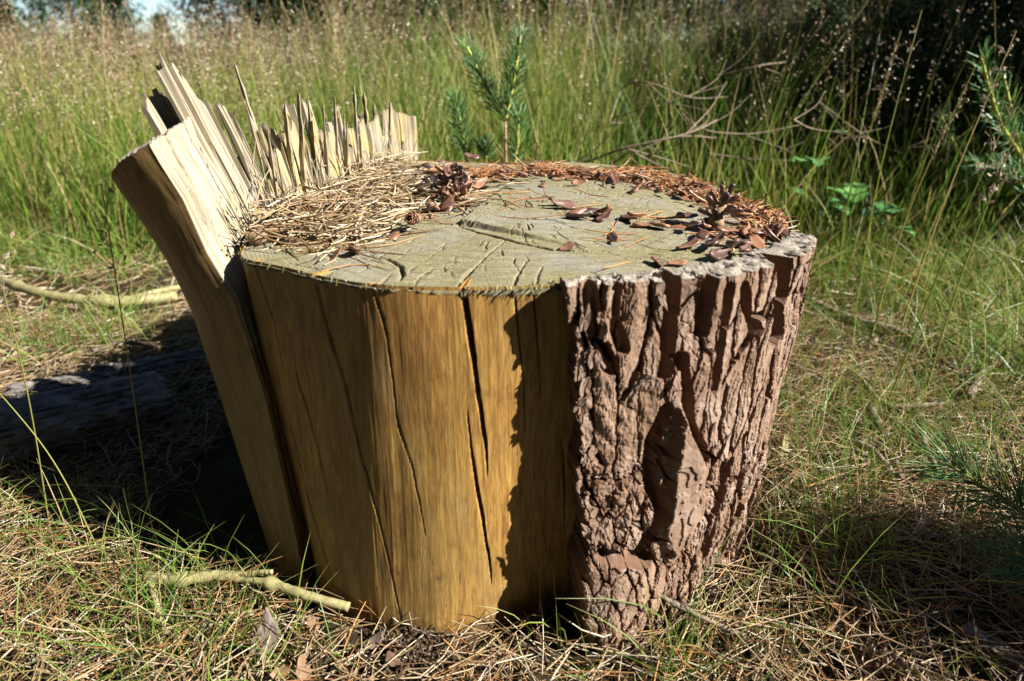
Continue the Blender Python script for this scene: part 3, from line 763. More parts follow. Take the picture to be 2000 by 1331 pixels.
# ragged left margin of the bark
edge_px = [(1102,545),(1106,600),(1128,680),(1120,760),(1136,850),(1122,950),(1142,1020),(1150,1085),(1134,1130),(1140,1250)]
eh = np.array([hitb(p) for p in edge_px]); eo = np.argsort(eh[:, 1])
te = np.interp(ZB, eh[eo, 1], eh[eo, 0]) + 0.018 * fbm(ZB * 90, U * 20, 301) + 0.012 * fbm(ZB * 260, U * 90, 302)
inb = TB > te
offset = -0.012
rbk = np.maximum(base + offset + hb, r_wood(TB, ZB) + 0.002 + 0.010 * fbm(U * 110, ZB * 50, 311, 3) + 0.007 * fbm(U * 300, ZB * 180, 312, 3))
thin = sstep(R(50), R(78), TB)
rbk = rbk - thin * np.clip(rbk - r_wood(TB, ZB) - 0.007, 0, 1) * 0.75
rbk = np.where(inb, rbk, r_wood(TB, ZB) - 0.006)
ZB = ZB - thin * 0.020 * np.clip(ZB / T, 0, 1)
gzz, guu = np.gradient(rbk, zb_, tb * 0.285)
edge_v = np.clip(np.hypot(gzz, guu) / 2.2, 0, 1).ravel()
Vb = xyz(TB, rbk, ZB)
Fb = grid_faces(nzb, ntb)
keepv = inb.ravel(); keep = keepv[Fb].sum(1) >= 1
Fb = Fb[keep]
cid = ida.ravel()[Fb[:, 0]]
plate_face = (gap.ravel()[Fb].min(1) > 0.03)
rnd_v = (0.7 * r2 + 0.3 * idr(idb, 7)).ravel()
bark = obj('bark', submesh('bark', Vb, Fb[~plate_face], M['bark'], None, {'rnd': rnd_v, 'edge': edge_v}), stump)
uids, cnt = np.unique(cid[plate_face], return_counts=True)
order = np.argsort(-cnt)
for rank, q in enumerate(order):
    if rank >= 290: break
    fs = Fb[plate_face & (cid == uids[q])]
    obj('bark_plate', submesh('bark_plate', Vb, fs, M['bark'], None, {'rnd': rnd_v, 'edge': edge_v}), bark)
rest = np.isin(cid, uids[order[290:]]) & plate_face
if rest.any():
    obj('bark_crumbs', submesh('bark_crumbs', Vb, Fb[rest], M['bark'], None, {'rnd': rnd_v, 'edge': edge_v}), bark, kind='stuff')
# cut upper end of the bark
trow = Vb[-1]; sel = np.where(inb[-1])[0]; j0, j1 = sel[0], sel[-1] + 1
tt_top = tb[j0:j1]
outer = trow[j0:j1]
ro = rbk[-1, j0:j1]; ri = np.minimum(rT(tt_top) - 0.001, ro - 0.004)
rows = []
for f in np.linspace(0, 1, 14):
    rj = ro + (ri - ro) * f
    z = outer[:, 2] + 0.008 * fbm(tt_top * 40, tt_top * 0 + f * 4, 401) + 0.004 * fbm(tt_top * 160, tt_top * 0 + f * 9, 402) - 0.004 * (f > 0.9)
    if f == 0: z = outer[:, 2]
    rows.append(xyz(tt_top, rj, z))
rows.append(xyz(tt_top, ri, np.full(len(tt_top), T - 0.01)))
obj('bark_end', mesh('bark_end', np.stack(rows), grid_faces(15, j1 - j0), M['barktop']), bark)
# rear bark, mostly out of sight
tr_ = np.linspace(R(112), R(196), 150); zr = np.linspace(-0.04, T - 0.014, 60)
TR, ZR = np.meshgrid(tr_, zr)
hr = 0.010 * fbm(TR * 18, ZR * 20, 55) + 0.006 * fbm(TR * 50, ZR * 50, 56)
Vr = xyz(TR, np.maximum(np.minimum(r_bark(TR, ZR), r_wood(TR, ZR) + 0.012) + hr, r_wood(TR, ZR) + 0.002), ZR)
Vr = np.concatenate([Vr, xyz(tr_, rT(tr_) - 0.002, np.full(150, T - 0.016))[None]])
obj('rear_bark', mesh('rear_bark', Vr, grid_faces(61, 150), M['bark'], attrs={'rnd': np.tile(fbm(tr_ * 12, tr_ * 0, 5) + 0.5, 61)}), bark)
# lifted flakes
def flake_mesh(L, W, seed, thick=0.0014, curl=0.25):
    g = np.random.default_rng(seed); n = 14
    a = np.linspace(0, 2 * np.pi, n, endpoint=False)
    rx = 1 + 0.35 * g.normal(size=n) * 0.6; rx = np.clip(rx, 0.55, 1.5)
    x, y = W / 2 * rx * np.sin(a), L / 2 * rx * np.cos(a)
    z = curl * L * (y / L) ** 2 + curl * W * (x / W) ** 2 * 0.6 + g.normal(size=n) * 0.0005
    top = np.c_[x, y, z + thick / 2]; bot = np.c_[x * 0.95, y * 0.95, z - thick / 2]
    V_ = np.concatenate([top, bot, [[0, 0, thick / 2]], [[0, 0, -thick / 2]]])
    s = np.arange(n); s2 = (s + 1) % n
    F3 = np.concatenate([np.stack([s, s2, np.full(n, 2*n)], -1)[:, ::-1], np.stack([n + s, n + s2, np.full(n, 2*n+1)], -1)])
    return V_, np.stack([s, s2, n + s2, n + s], -1), F3
fl_me = [mesh('bark_flake', *flake_mesh(g_[0], g_[1], 40 + i)[:2], M['bark'], smooth=False, F3=flake_mesh(g_[0], g_[1], 40 + i)[2]) for i, g_ in enumerate([(.013,.005),(.018,.006),(.011,.006),(.015,.006),(.02,.006),(.010,.005)])]
gfl = np.random.default_rng(77)
for i in range(26):
    if i < 14: px_, py_ = np.interp(gfl.uniform(545, 1080), [p[1] for p in edge_px], [p[0] for p in edge_px]) + gfl.uniform(4, 40), gfl.uniform(560, 1080)
    else: px_, py_ = gfl.uniform(1160, 1500), gfl.uniform(570, 1120)
    if hitb((px_, py_)) is None: continue
    t0, z0 = hitb((px_, py_))
    j, i2 = np.argmin(np.abs(tb - t0)), np.argmin(np.abs(zb_ - z0))
    if not inb[i2, j]: continue
    p = xyz(np.array(t0), rbk[max(i2-3,0):i2+4, max(j-3,0):j+4].max() + 0.001, np.array(z0))
    nrm = Vector((math.sin(t0), -math.cos(t0), 0))
    o = obj('bark_flake', fl_me[i % 6], bark)
    q = nrm.to_track_quat('Z', 'Y').to_matrix().to_4x4() @ Matrix.Rotation(gfl.normal() * 0.25, 4, 'Z') @ Matrix.Rotation(gfl.normal() * 0.25, 4, 'X') @ Matrix.Rotation(gfl.normal() * 0.3, 4, 'Y')
    o.matrix_local = Matrix.Translation(Vector(p)) @ q

# ------------------------------------------------------------------ ground
def gz(x, y):
    x, y = np.asarray(x, float), np.asarray(y, float)
    return 0.016 * fbm(x * 6, y * 6, 501) + 0.03 * fbm(x * 1.5, y * 1.5, 502) * sstep(0.9, 2.5, np.hypot(x - CX, y - CY)) + 0.5 * fbm(x * 0.12, y * 0.12, 503) * sstep(6, 30, y)
def axis_(a, b, n, lo, hi, m): return np.concatenate([-np.geomspace(-lo, -a, m)[:-1] if lo < a else [], np.linspace(a, b, n), np.geomspace(b, hi, m)[1:]])
gx = axis_(-2.0, 2.0, 220, -120, 120, 34)
gy = np.concatenate([-np.geomspace(40, 0.5, 16)[:-1], np.linspace(-0.5, 2.5, 170), np.geomspace(2.5, 160, 44)[1:]])
GX, GY = np.meshgrid(gx, gy)
obj('ground', mesh('ground', np.stack([GX, GY, gz(GX, GY) - 0.006], -1), grid_faces(len(gy), len(gx)), M['ground']), kind='structure')
def outside(x, y, m=0.0):
    t = np.arctan2(x - CX, -(y - CY)); r = np.hypot(x - CX, y - CY)
    rb = np.where((t > 0.1) | (t < -2.9), bB(t) + 0.004, rB(t))
    slabz = (x > -0.36) & (x < -0.16) & (y > 0.53 - 0.1 * (x + 0.2)) & (y < 0.86)
    return (r > rb + m) & ~slabz

# ---- needle litter
def litter(n, xr, yr, L, W, zr, name, mat, dens=None, sides=3, K=4, seed=1, tilt=0.2, label='x', zfun=gz):
    g = np.random.default_rng(seed)
    x = g.uniform(*xr, n); y = yr[0] + (yr[1] - yr[0]) * g.random(n)
    m = outside(x, y, -0.004) & (np.abs(x) < y * 0.95 + 0.25)
    if dens is not None: m &= g.random(n) < dens(x, y)
    x, y = x[m], y[m]; n = len(x)
    a = g.uniform(0, 2 * np.pi, n); tl = g.normal(size=n) * tilt
    d = np.stack([np.cos(a) * np.cos(tl), np.sin(a) * np.cos(tl), np.sin(tl)], -1)
    ln = g.uniform(*L, n); cv = g.normal(size=(n, 3)) * np.array([.45, .45, .15])
    k = np.linspace(-0.5, 0.5, K)[None, :, None]
    P = np.stack([x, y, zfun(x, y) + g.uniform(*zr, n)], -1)[:, None] + d[:, None] * ln[:, None, None] * k + cv[:, None] * ln[:, None, None] * (k ** 2)
    P[..., 2] = np.maximum(P[..., 2], zfun(P[..., 0], P[..., 1]) - 0.003)
    w = g.uniform(*W, n)[:, None] * np.array([0.8, 1, 0.95, 0.5])[None, :K]
    # needles break at the stump instead of passing through it
    ok = outside(P[:, 0, 0], P[:, 0, 1], -0.006) & outside(P[:, -1, 0], P[:, -1, 1], -0.006)
    P, w = P[ok], w[ok]
    Vv, Ff, rn, tt_ = strands(P, w, sides, g)
    return obj(name, mesh(name, Vv, Ff, mat, attrs={'rnd': rn, 'tt': tt_}), label=label, cat='needles', kind='stuff')
litter(21000, (-0.95, 1.15), (0.26, 1.2), (0.035, 0.105), (0.0008, 0.0017), (-0.004, 0.024), 'needle_litter', M['straw'], seed=3, label='tan dead pine needles and grass straw covering the near ground')
litter(5200, (-0.9, 1.1), (0.26, 1.2), (0.03, 0.08), (0.0008, 0.0013), (0.0, 0.024), 'red_needle_litter', M['redneedle'], seed=4, label='reddish brown pine needles mixed into the straw litter')
litter(9000, (-1.9, 2.1), (1.1, 2.0), (0.04, 0.10), (0.0014, 0.0026), (0.0, 0.025), 'far_needle_litter', M['straw'], seed=5, sides=2, label='dead needles and straw on the ground beyond the stump')

# ---- grass
def blades(x, y, h, w, bend, seed, K=5, sides=2, base_dir=None, rn_in=None):
    g = np.random.default_rng(seed); n = len(x)
    a = g.uniform(0, 2 * np.pi, n); ld = np.stack([np.cos(a), np.sin(a), 0 * a], -1)
    if base_dir is not None: ld = unit(ld + np.array(base_dir))
    k = np.linspace(0, 1, K)[None, :, None]
    b = (bend * g.uniform(0.3, 1.5, n))[:, None, None]; h = h[:, None, None]
    P = np.stack([x, y, gz(x, y) - 0.004], -1)[:, None] + np.array([0, 0, 1.]) * h * k * (1 - 0.35 * b * k) + ld[:, None] * h * b * (0.25 * k + 0.75 * k ** 2)
    prof = np.interp(np.linspace(0, 1, K), [0, 0.3, 0.8, 1], [0.8, 1, 0.6, 0.12])
    ok = outside(P[:, -1, 0], P[:, -1, 1], 0.0) & outside(P[:, 2, 0], P[:, 2, 1], 0.0) | (P[:, -1, 2] > T + 0.03)
    V_, F_, rn_, tt_ = strands(P[ok], (w[:, None] * prof[None])[ok], sides, g)
    if rn_in is not None: rn_ = np.repeat(rn_in[ok], K * sides)
    return V_, F_, rn_, tt_
def clumped(n, xr, yr, ncl, spread, g):
    cx, cy = g.uniform(*xr, ncl), g.uniform(*yr, ncl)
    i = g.integers(0, ncl, n)
    x, y = cx[i] + g.normal(size=n) * spread, cy[i] + g.normal(size=n) * spread
    m = outside(x, y, 0.012); return x[m], y[m]
g = np.random.default_rng(21)
pl = []
for n, xr, yr, ncl, sp_, hr_, wd in [(1300, (-0.66, -0.15), (0.38, 0.62), 34, 0.035, (0.03, 0.11), (0.0006, 0.0011)), (260, (-0.4, 0.4), (0.30, 0.43), 14, 0.03, (0.03, 0.08), (0.0006, 0.001)),
                                 (3200, (0.22, 1.0), (0.40, 1.15), 64, 0.035, (0.04, 0.14), (0.0007, 0.0012)), (900, (-1.0, -0.4), (0.6, 1.15), 14, 0.05, (0.05, 0.14), (0.0009, 0.0016)),
                                 (2500, (0.3, 1.4), (0.85, 1.5), 40, 0.05, (0.08, 0.22), (0.0012, 0.0022)), (2200, (-1.4, -0.25), (1.40, 1.65), 60, 0.035, (0.04, 0.17), (0.0011, 0.002)), (1100, (0.3, 1.5), (1.2, 1.6), 34, 0.04, (0.06, 0.2), (0.0012, 0.002)), (110, (0.02, 0.10), (0.425, 0.475), 4, 0.012, (0.03, 0.11), (0.0008, 0.0013)), (90, (0.12, 0.2), (0.40, 0.46), 4, 0.012, (0.04, 0.12), (0.0008, 0.0013))]:
    x, y = clumped(n, xr, yr, ncl, sp_, g)
    if wd[0] < 0.001 and xr[0] < -0.9: m = y > 0.95; x, y = x[m], y[m]
    pl.append(blades(x, y, g.uniform(*hr_, len(x)), g.uniform(*wd, len(x)), 0.75, 30 + len(pl)))
Vv, Ff, rn, tt_ = join(pl)
obj('short_grass', mesh('short_grass', Vv, Ff, M['grass'], attrs={'rnd': rn, 'tt': tt_}), label='fine short green grass growing through the litter near the stump', cat='grass', kind='stuff')

def field_xy(n, y0, y1, g, p=1.0):
    y = y0 + (y1 - y0) * g.random(n) ** p
    x = (g.random(n) * 2 - 1) * (0.80 * y + 0.35)
    return x, y
pl = []
def clump_field(n, nc, y0, y1, sp_, p=1.0):
    cx, cy = field_xy(nc, y0, y1, g, p); i_ = g.integers(0, nc, n)
    ch, cr = g.uniform(0.6, 1.2, nc), g.random(nc)
    x, y = cx[i_] + g.normal(size=n) * sp_, cy[i_] + g.normal(size=n) * sp_
    return x, y, ch[i_], np.where(g.random(n) < .20, g.uniform(.80, 1, n), np.clip(0.55 * cr[i_] + 0.35 * g.random(n) + 0.08 * g.normal(size=n), 0, 1))
x, y, ch, cr = clump_field(30000, 420, 1.38, 3.2, 0.042)
m = y > 1.40 - 0.22 * (x > 0.1) + 0.14 * (x < -0.5)
x, y, ch, cr = x[m], y[m], ch[m], cr[m]
pl.append(blades(x, y, (0.10 + 0.62 * g.random(len(x)) ** 1.4) * ch * np.clip(0.5 + 0.6 * (y - 1.35), 0.45, 1.1) * np.where(x / y < -.25, .8, 1), g.uniform(0.0011, 0.0042, len(x)), 0.32, 41, rn_in=cr))
x, y, ch, cr = clump_field(14000, 700, 3.0, 9, 0.10, 1.3)
pl.append(blades(x, y, g.uniform(0.25, 0.68, len(x)) * ch * np.where(x / y < -.15, .66, 1), g.uniform(0.0035, 0.008, len(x)), 0.32, 42, K=4, rn_in=cr))
x, y = field_xy(6000, 10, 20, g, 1.2)
pl.append(blades(x, y, g.uniform(0.25, 0.6, len(x)) * np.where(x / y < -.2, .7, 1), g.uniform(0.012, 0.028, len(x)), 0.35, 43, K=4))
Vv, Ff, rn, tt_ = join(pl)
obj('field_grass', mesh('field_grass', Vv, Ff, M['fieldgrass'], attrs={'rnd': rn, 'tt': tt_}), label='tall yellow green meadow grass filling the clearing behind the stump', cat='grass', kind='stuff')

def spikelets(C, S, g, ax=None):
    n = len(C)
    d1 = unit(g.normal(size=(n, 3)) * 0.6 + np.array([0, 0, -0.4]) if ax is None else ax)
    d2 = unit(np.cross(d1, g.normal(size=(n, 3))))
    S = S[:, None]
    Vv = np.stack([C - d1 * S * 0.5, C + d2 * S * 0.22, C + d1 * S * 0.5, C - d2 * S * 0.22], 1).reshape(-1, 3)
    Ff = np.arange(n * 4).reshape(-1, 4)
    rn = np.repeat(g.random(n), 4)
    return Vv, Ff, rn, rn * 0
def stalks(x, y, h, g, ns, ssize, wst, pan=0.32):
    n = len(x)
    a = g.uniform(0, 2 * np.pi, n); ld = np.stack([np.cos(a), np.sin(a), 0 * a], -1) + np.array([0.25, 0, 0])
    b = g.uniform(0.05, 0.35, n)[:, None, None]
    kf = lambda k: np.stack([x, y, gz(x, y)], -1)[:, None] + np.array([0, 0, 1.]) * (h[:, None, None] * k) + ld[:, None] * h[:, None, None] * b * k ** 2
    P = kf(np.linspace(0, 1, 5)[None, :, None])
    S = strands(P, np.array([1, 1, .9, .7, .4])[None] * wst[:, None], 2, g)
    kk = 1 - pan * g.random((n, ns)) ** 0.9
    C = kf(kk[..., None]) 
    rad_ = (0.006 + 0.22 * (1 - kk) * np.sin(np.pi * np.clip((1 - kk) / pan, 0, 1)) ** 0.6) * h[:, None] * 1.1
    aa = g.uniform(0, 2 * np.pi, (n, ns))
    C = C + np.stack([np.cos(aa) * rad_, np.sin(aa) * rad_, g.normal(size=(n, ns)) * 0.01 * h[:, None]], -1)
    Sp = spikelets(C.reshape(-1, 3), np.repeat(ssize, ns) * g.uniform(0.7, 1.3, n * ns), g)
    return S, Sp
st, spk = [], []
for n, y0, y1, h0, h1, ns, ss, ws in [(1500, 1.5, 2.7, 0.42, 0.74, 50, 0.0068, 0.0013), (2200, 2.7, 5.5, 0.48, 0.80, 36, 0.010, 0.002), (1000, 5.5, 12, 0.5, 0.85, 20, 0.018, 0.004)]:
    x, y = field_xy(n, y0, y1, g)
    keep = g.random(n) < np.where(x / y < -0.2, 1.0, np.where(x / y > 0.3, 0.6, np.where(y > 2.7, .35, .55))) * (0.3 + 1.2 * vnoise(x * 1.3, y * 1.3, 9))
    x, y = x[keep], y[keep]; n = len(x)
    a_, b_ = stalks(x, y, np.where(x / y < -.25, g.uniform(.36, .56, n) + .016 * y, g.uniform(.34, .66, n) + .045 * y), g, ns, np.full(n, ss), np.full(n, ws))
    st.append(a_); spk.append(b_)
Vv, Ff, rn, tt_ = join(st)
fs_ = obj('meadow_stalks', mesh('meadow_stalks', Vv, Ff, M['stalk'], attrs={'rnd': rn, 'tt': tt_}), label='thin seeding grass stems massed across the meadow', cat='grass', kind='stuff')
Vv, Ff, rn, tt_ = join(spk)
obj('meadow_seed_heads', mesh('meadow_seed_heads', Vv, Ff, M['spike'], attrs={'rnd': rn, 'tt': tt_}), label='pale brown airy seed heads massed above the meadow grass', cat='grass', kind='stuff')

# ---- single tall grass stalks that stand out
def tall_stalk(base, via, tip, Yt, label, group=None, ns=26, head=True, w=0.0016, seed=0, Yv=None):
    b = at(*base, 0); b[2] = gz(b[0], b[1]) - 0.004
    v = atY(*via, Yv if Yv else (b[1] + Yt) / 2); t = atY(*tip, Yt)
    P = smooth_path([b, v, t], 22)[None]
    g = np.random.default_rng(700 + seed)
    r = thing('grass_stalk', label, 'grass stalk', b, group)
    Vv, Ff, rn, tt_ = strands(P, np.linspace(1.1, 0.45, 22)[None] * w, 5, g)
    obj('stem', mesh('stem', Vv, Ff, M['stalk'], attrs={'rnd': rn * 0 + g.random(), 'tt': tt_ * 0.8}), r)
    if head:
        L = np.linalg.norm(t - b); k = 1 - 0.2 * g.random(ns); idx = (k * 21).astype(int)
        C0 = P[0][idx]; C = C0 + g.normal(size=(ns, 3)) * np.array([1, 1, 0.6]) * 0.018 * L
        br = np.stack([C0 - np.array([0, 0, 0.012]), (C0 + C) / 2, C], 1)
        A_ = strands(br, np.full((1, 3), 0.0005), 3, g); B_ = spikelets(C, np.full(ns, 0.006) * g.uniform(.7, 1.3, ns), g)
        Vv, Ff, rn, tt_ = join([A_, B_])
        obj('seed_head', mesh('seed_head', Vv, Ff, M['spike'], attrs={'rnd': 0.4 + 0.6 * rn, 'tt': tt_}), r)
    return r
tall_stalk((300, 1060), (262, 780), (196, 350), 0.56, 'tall thin green grass stalk with white seed head left of the stump', seed=1, ns=10, Yv=0.585)
tall_stalk((97, 1030), (52, 760), (-30, 420), 0.5, 'reddish green grass stalk rising at the left edge over the grey log', seed=2)
tall_stalk((200, 1085), (90, 880), (-60, 700), 0.52, 'yellow green grass stem slanting to the left edge, low in the litter', seed=3, head=False)
GRP = 'tall stalks leaning over the ground at the right'
ORDS = 'first second third fourth fifth sixth seventh eighth ninth tenth eleventh twelfth thirteenth fourteenth'.split()
for i, (b, v, t) in enumerate(sorted([((1665, 640), (1720, 330), (1800, 20)), ((1690, 700), (1780, 400), (1905, 130)), ((1740, 700), (1850, 380), (1985, 60)), ((1720, 820), (1860, 470), (1995, 170)),
                             ((1800, 790), (1870, 560), (1990, 240)), ((1600, 560), (1690, 280), (1760, 60)), ((1540, 470), (1620, 210), (1670, -30)), ((1480, 420), (1530, 190), (1600, 10)),
                             ((1440, 400), (1480, 180), (1500, -20)), ((1350, 380), (1400, 150), (1440, -40)), ((1630, 600), (1660, 380), (1735, 150)), ((1270, 350), (1310, 160), (1330, 20)), ((1780, 660), (1880, 420), (1990, 330)), ((1580, 500), (1640, 300), (1650, 100))])):
    Yb = at(*b, 0)[1]
    tall_stalk(b, v, t, Yb + 0.03 * (i % 3 - 1), ORDS[i] + ' thin seeding grass stalk, counting by foot rightward from behind the stump', GRP, seed=20 + i, ns=30, w=0.0027)

# ------------------------------------------------------------------ branches and sticks on the ground
def branch(name, label, cat, polys, mat, r0, r1, group=None, seed=0, zoff=None, knots=()):
    pts0 = polys[0]
    b = pts0[0]
    r = thing(name, label, cat, (b[0], b[1], 0), group)
    for i, p in enumerate(polys):
        k_ = 1 if i == 0 else 0.55
        Vv, Ff, F3, gv = tube(p, r0 * k_, r1 * k_, 60, 12, 0.24, seed + i, knots if i == 0 else ())
        obj('limb' if i == 0 else 'twig', mesh(name, Vv, Ff, mat, attrs={'gr': gv}, F3=F3), r)
    return r
def gp(px, py, z=0.0):
    p = at(px, py, z); p[2] = z + float(gz(p[0], p[1])); return p
branch('fallen_branch', 'pale forked branch lying in the litter at the foot of the slab', 'branch',
       [[gp(283, 1118, 0.028), gp(330, 1128, 0.030), gp(430, 1124, 0.030), gp(520, 1140, 0.028), gp(600, 1168, 0.024), gp(682, 1192, 0.018)],
        [gp(290, 1122, 0.028), gp(300, 1160, 0.026), gp(322, 1235, 0.014)], [gp(470, 1128, 0.030), gp(500, 1122, 0.036), gp(532, 1120, 0.040)]], M['twig'], 0.0054, 0.0040, seed=11, knots=(0.2, 0.62))
branch('fallen_branch', 'long pale bare branch lying on the ground left of the stump', 'branch',
       [[gp(-90, 520, .045), gp(0, 552, .045), gp(130, 585, .045), gp(250, 588, .045), gp(345, 578, .04)],
        [gp(230, 588, .03), gp(290, 572, .04), gp(350, 560, .03)]], M['twig'], 0.008, 0.0095, seed=15, knots=(0.45, 0.8))
branch('thin_twig', 'dark spiny twig on the litter behind the shaded log', 'twig',
       [[gp(180, 690, .02), gp(235, 672, .02), gp(290, 672, .02), gp(360, 662, .02)], [gp(225, 674, .02), gp(214, 660, .035)], [gp(270, 672, .02), gp(264, 660, .03)]], M['darktwig'], 0.0035, 0.003, seed=18)
branch('thin_twig', 'slender brown twig lying against the foot of the bark', 'twig',
       [[gp(1170, 1170, .03), gp(1215, 1150, .045), gp(1260, 1150, .045), gp(1320, 1180, .03), gp(1390, 1215, .02), gp(1455, 1245, .012)], [gp(1330, 1184, .03), gp(1370, 1176, .03)]], M['greytwig'], 0.0018, 0.0024, seed=21, knots=(0.55,))
branch('fallen_branch', 'brown broken branch with sawn end on the grass right of the stump', 'branch',
       [[gp(1585, 585, .03), gp(1660, 622, .03), gp(1730, 645, .035), gp(1795, 660, .035)], [gp(1725, 645, .03), gp(1690, 690, .01)]], M['greytwig'], 0.008, 0.0095, seed=24)
for i, pts in enumerate([[(1760, 670), (1830, 700), (1880, 740)], [(1890, 780), (1930, 720), (1990, 690)], [(1700, 800), (1730, 860), (1760, 940)], [(1790, 780), (1800, 820), (1805, 870), (1830, 930)], [(1810, 640), (1900, 640), (1985, 610)], [(1680, 740), (1740, 790), (1850, 790)], [(1640, 860), (1700, 880), (1745, 930)], [(1990, 560), (1930, 585), (1890, 640)]]):
    branch('dead_stick', ['short dead stick sloping down from the broken branch at right', 'dead stick bent toward the right edge above the pine sprig', 'thick dead stick pointing at the viewer right of the bark', 'wavy dead stick beside the thick one right of the bark', 'long level dead stick near the right edge', 'dead stick with a bend crossing the litter right of the bark', 'thin dead stick low in the grass near the bark foot', 'curved dead stick highest at the right edge'][i], 'stick', [[gp(*p, .020 + .008 * math.sin(i + 2 * j)) for j, p in enumerate(pts)]], M['greytwig'], 0.0052 + 0.001 * math.sin(i), 0.003, 'dead sticks on the right', 40 + i)
for i, (pts, Y, rr0) in enumerate([([(1190, 240), (1215, 175), (1265, 162), (1345, 190), (1420, 190)], 1.45, .004), ([(1180, 330), (1255, 285), (1330, 268), (1400, 270)], 1.5, .006), ([(1330, 220), (1370, 252), (1450, 262), (1560, 245)], 1.5, .004),
                                  ([(1400, 150), (1480, 130), (1560, 105), (1620, 30)], 1.7, .006), ([(1380, 300), (1480, 312), (1620, 310), (1770, 290), (1940, 275)], 1.65, .005), ([(1550, 235), (1600, 255), (1660, 265), (1680, 350)], 1.4, .004),
                                  ([(1040, 318), (1120, 322), (1220, 290), (1340, 262), (1400, 235)], 1.4, .007), ([(1240, 300), (1300, 330), (1345, 345)], 1.3, .004), ([(1490, 300), (1560, 260), (1700, 150)], 1.75, .005), ([(1200, 230), (1300, 200), (1420, 165)], 1.6, .003), ([(1600, 200), (1680, 260), (1760, 300)], 1.6, .004)]):
    P = [atY(*p, Y + 0.05 * math.sin(j * 2 + i)) for j, p in enumerate(pts)]
    names = ['arched', 'bent', 'forked', 'long', 'level', 'hooked', 'rising', 'short', 'slanting', 'thin dark', 'drooping']
    branch('dead_branch', names[i] + ' dry branch tangled in the grass behind the stump', 'branch', [P] + [[P[q], (P[q] + P[min(q + 1, len(P) - 1)]) / 2 + np.array([.02, .02, .035 * (1 if (q + i) % 2 else -1)]), P[min(q + 1, len(P) - 1)] + np.array([.03 * math.sin(i * 3 + q), .05, .07 * (1 if (q + i) % 2 else -1)])] for q in range(0, len(P) - 1)], M['greytwig' if i not in (4, 9) else 'darktwig'], rr0 * .45, rr0 * 0.18, None, 60 + i)

# ---- grey log and wood pieces in the shadow
def log_piece(label, a, b, r, seed, flat=0.8):
    a, b = np.array(a), np.array(b)
    n, s = 130, 90
    P = a + (b - a) * np.linspace(0, 1, n)[:, None]
    ax = unit(b - a); side = unit(np.cross(ax, [0, 0, 1.])); up = np.cross(side, ax)
    an = np.linspace(0, 2 * np.pi, s, endpoint=False)
    AN, TT_ = np.meshgrid(an, np.linspace(0, 1, n))
    L = np.linalg.norm(b - a); cx_, sx_ = np.cos(AN), np.sin(AN)
    q1 = fbm(cx_ * 1.3 + TT_ * L * 3, sx_ * 1.3 + seed, seed)
    f1_, f2_, id_, _, _ = voro(AN * r / 0.011 + 0.5 * fbm(AN * 4, TT_ * L * 30, seed + 4), TT_ * L / 0.06 + 0.6 * fbm(AN * 5, TT_ * L * 22, seed + 6), seed)
    rr = r * (0.8 + 0.45 * q1) + 0.006 * sstep(.05, .2, f2_ - f1_) * (.3 + idr(id_, 3)) + 0.004 * fbm(AN * 8, TT_ * L * 60, seed + 2)
    rr = rr * (0.55 + 0.45 * np.clip(np.sin(np.pi * (0.03 + 0.94 * TT_)) * 5, 0, 1))
    V_ = P[:, None] + side * (cx_ * rr)[..., None] + up * (sx_ * rr * flat)[..., None] + ax * (0.02 * fbm(AN * 3, TT_ * 0, seed + 8) * (np.abs(TT_ - .5) > .47))[..., None]
    Vv = np.concatenate([V_.reshape(-1, 3), a[None], b[None]])
    q = np.arange(s); q2 = (q + 1) % s
    F3 = np.concatenate([np.stack([q2, q, np.full(s, n * s)], -1), np.stack([(n-1)*s + q, (n-1)*s + q2, np.full(s, n*s+1)], -1)])
    return mesh('log', Vv, grid_faces(n, s, True), M['log'], smooth=False, F3=F3)
for nm, lab, a, b, r, sd in [('rotten_log', 'large weathered grey log lying in the stump shadow', at(-190, 900, .035), at(330, 775, .03), .05, 5), ('wood_chunk', 'flat grey wood chunk behind the large shaded log', at(20, 775, .012), at(225, 745, .012), .02, 8), ('wood_chunk', 'small pale wood sliver between the shaded log and chunk', at(190, 725, .012), at(270, 712, .012), .010, 9), ('rotten_log', 'short grey log piece behind the shaded log near the stump', at(250, 735, .01), at(400, 700, .01), .022, 12)]:
    o = obj(nm, log_piece(lab, a, b, r, sd)); props(o, lab, 'log' if 'log' in nm else 'wood piece')

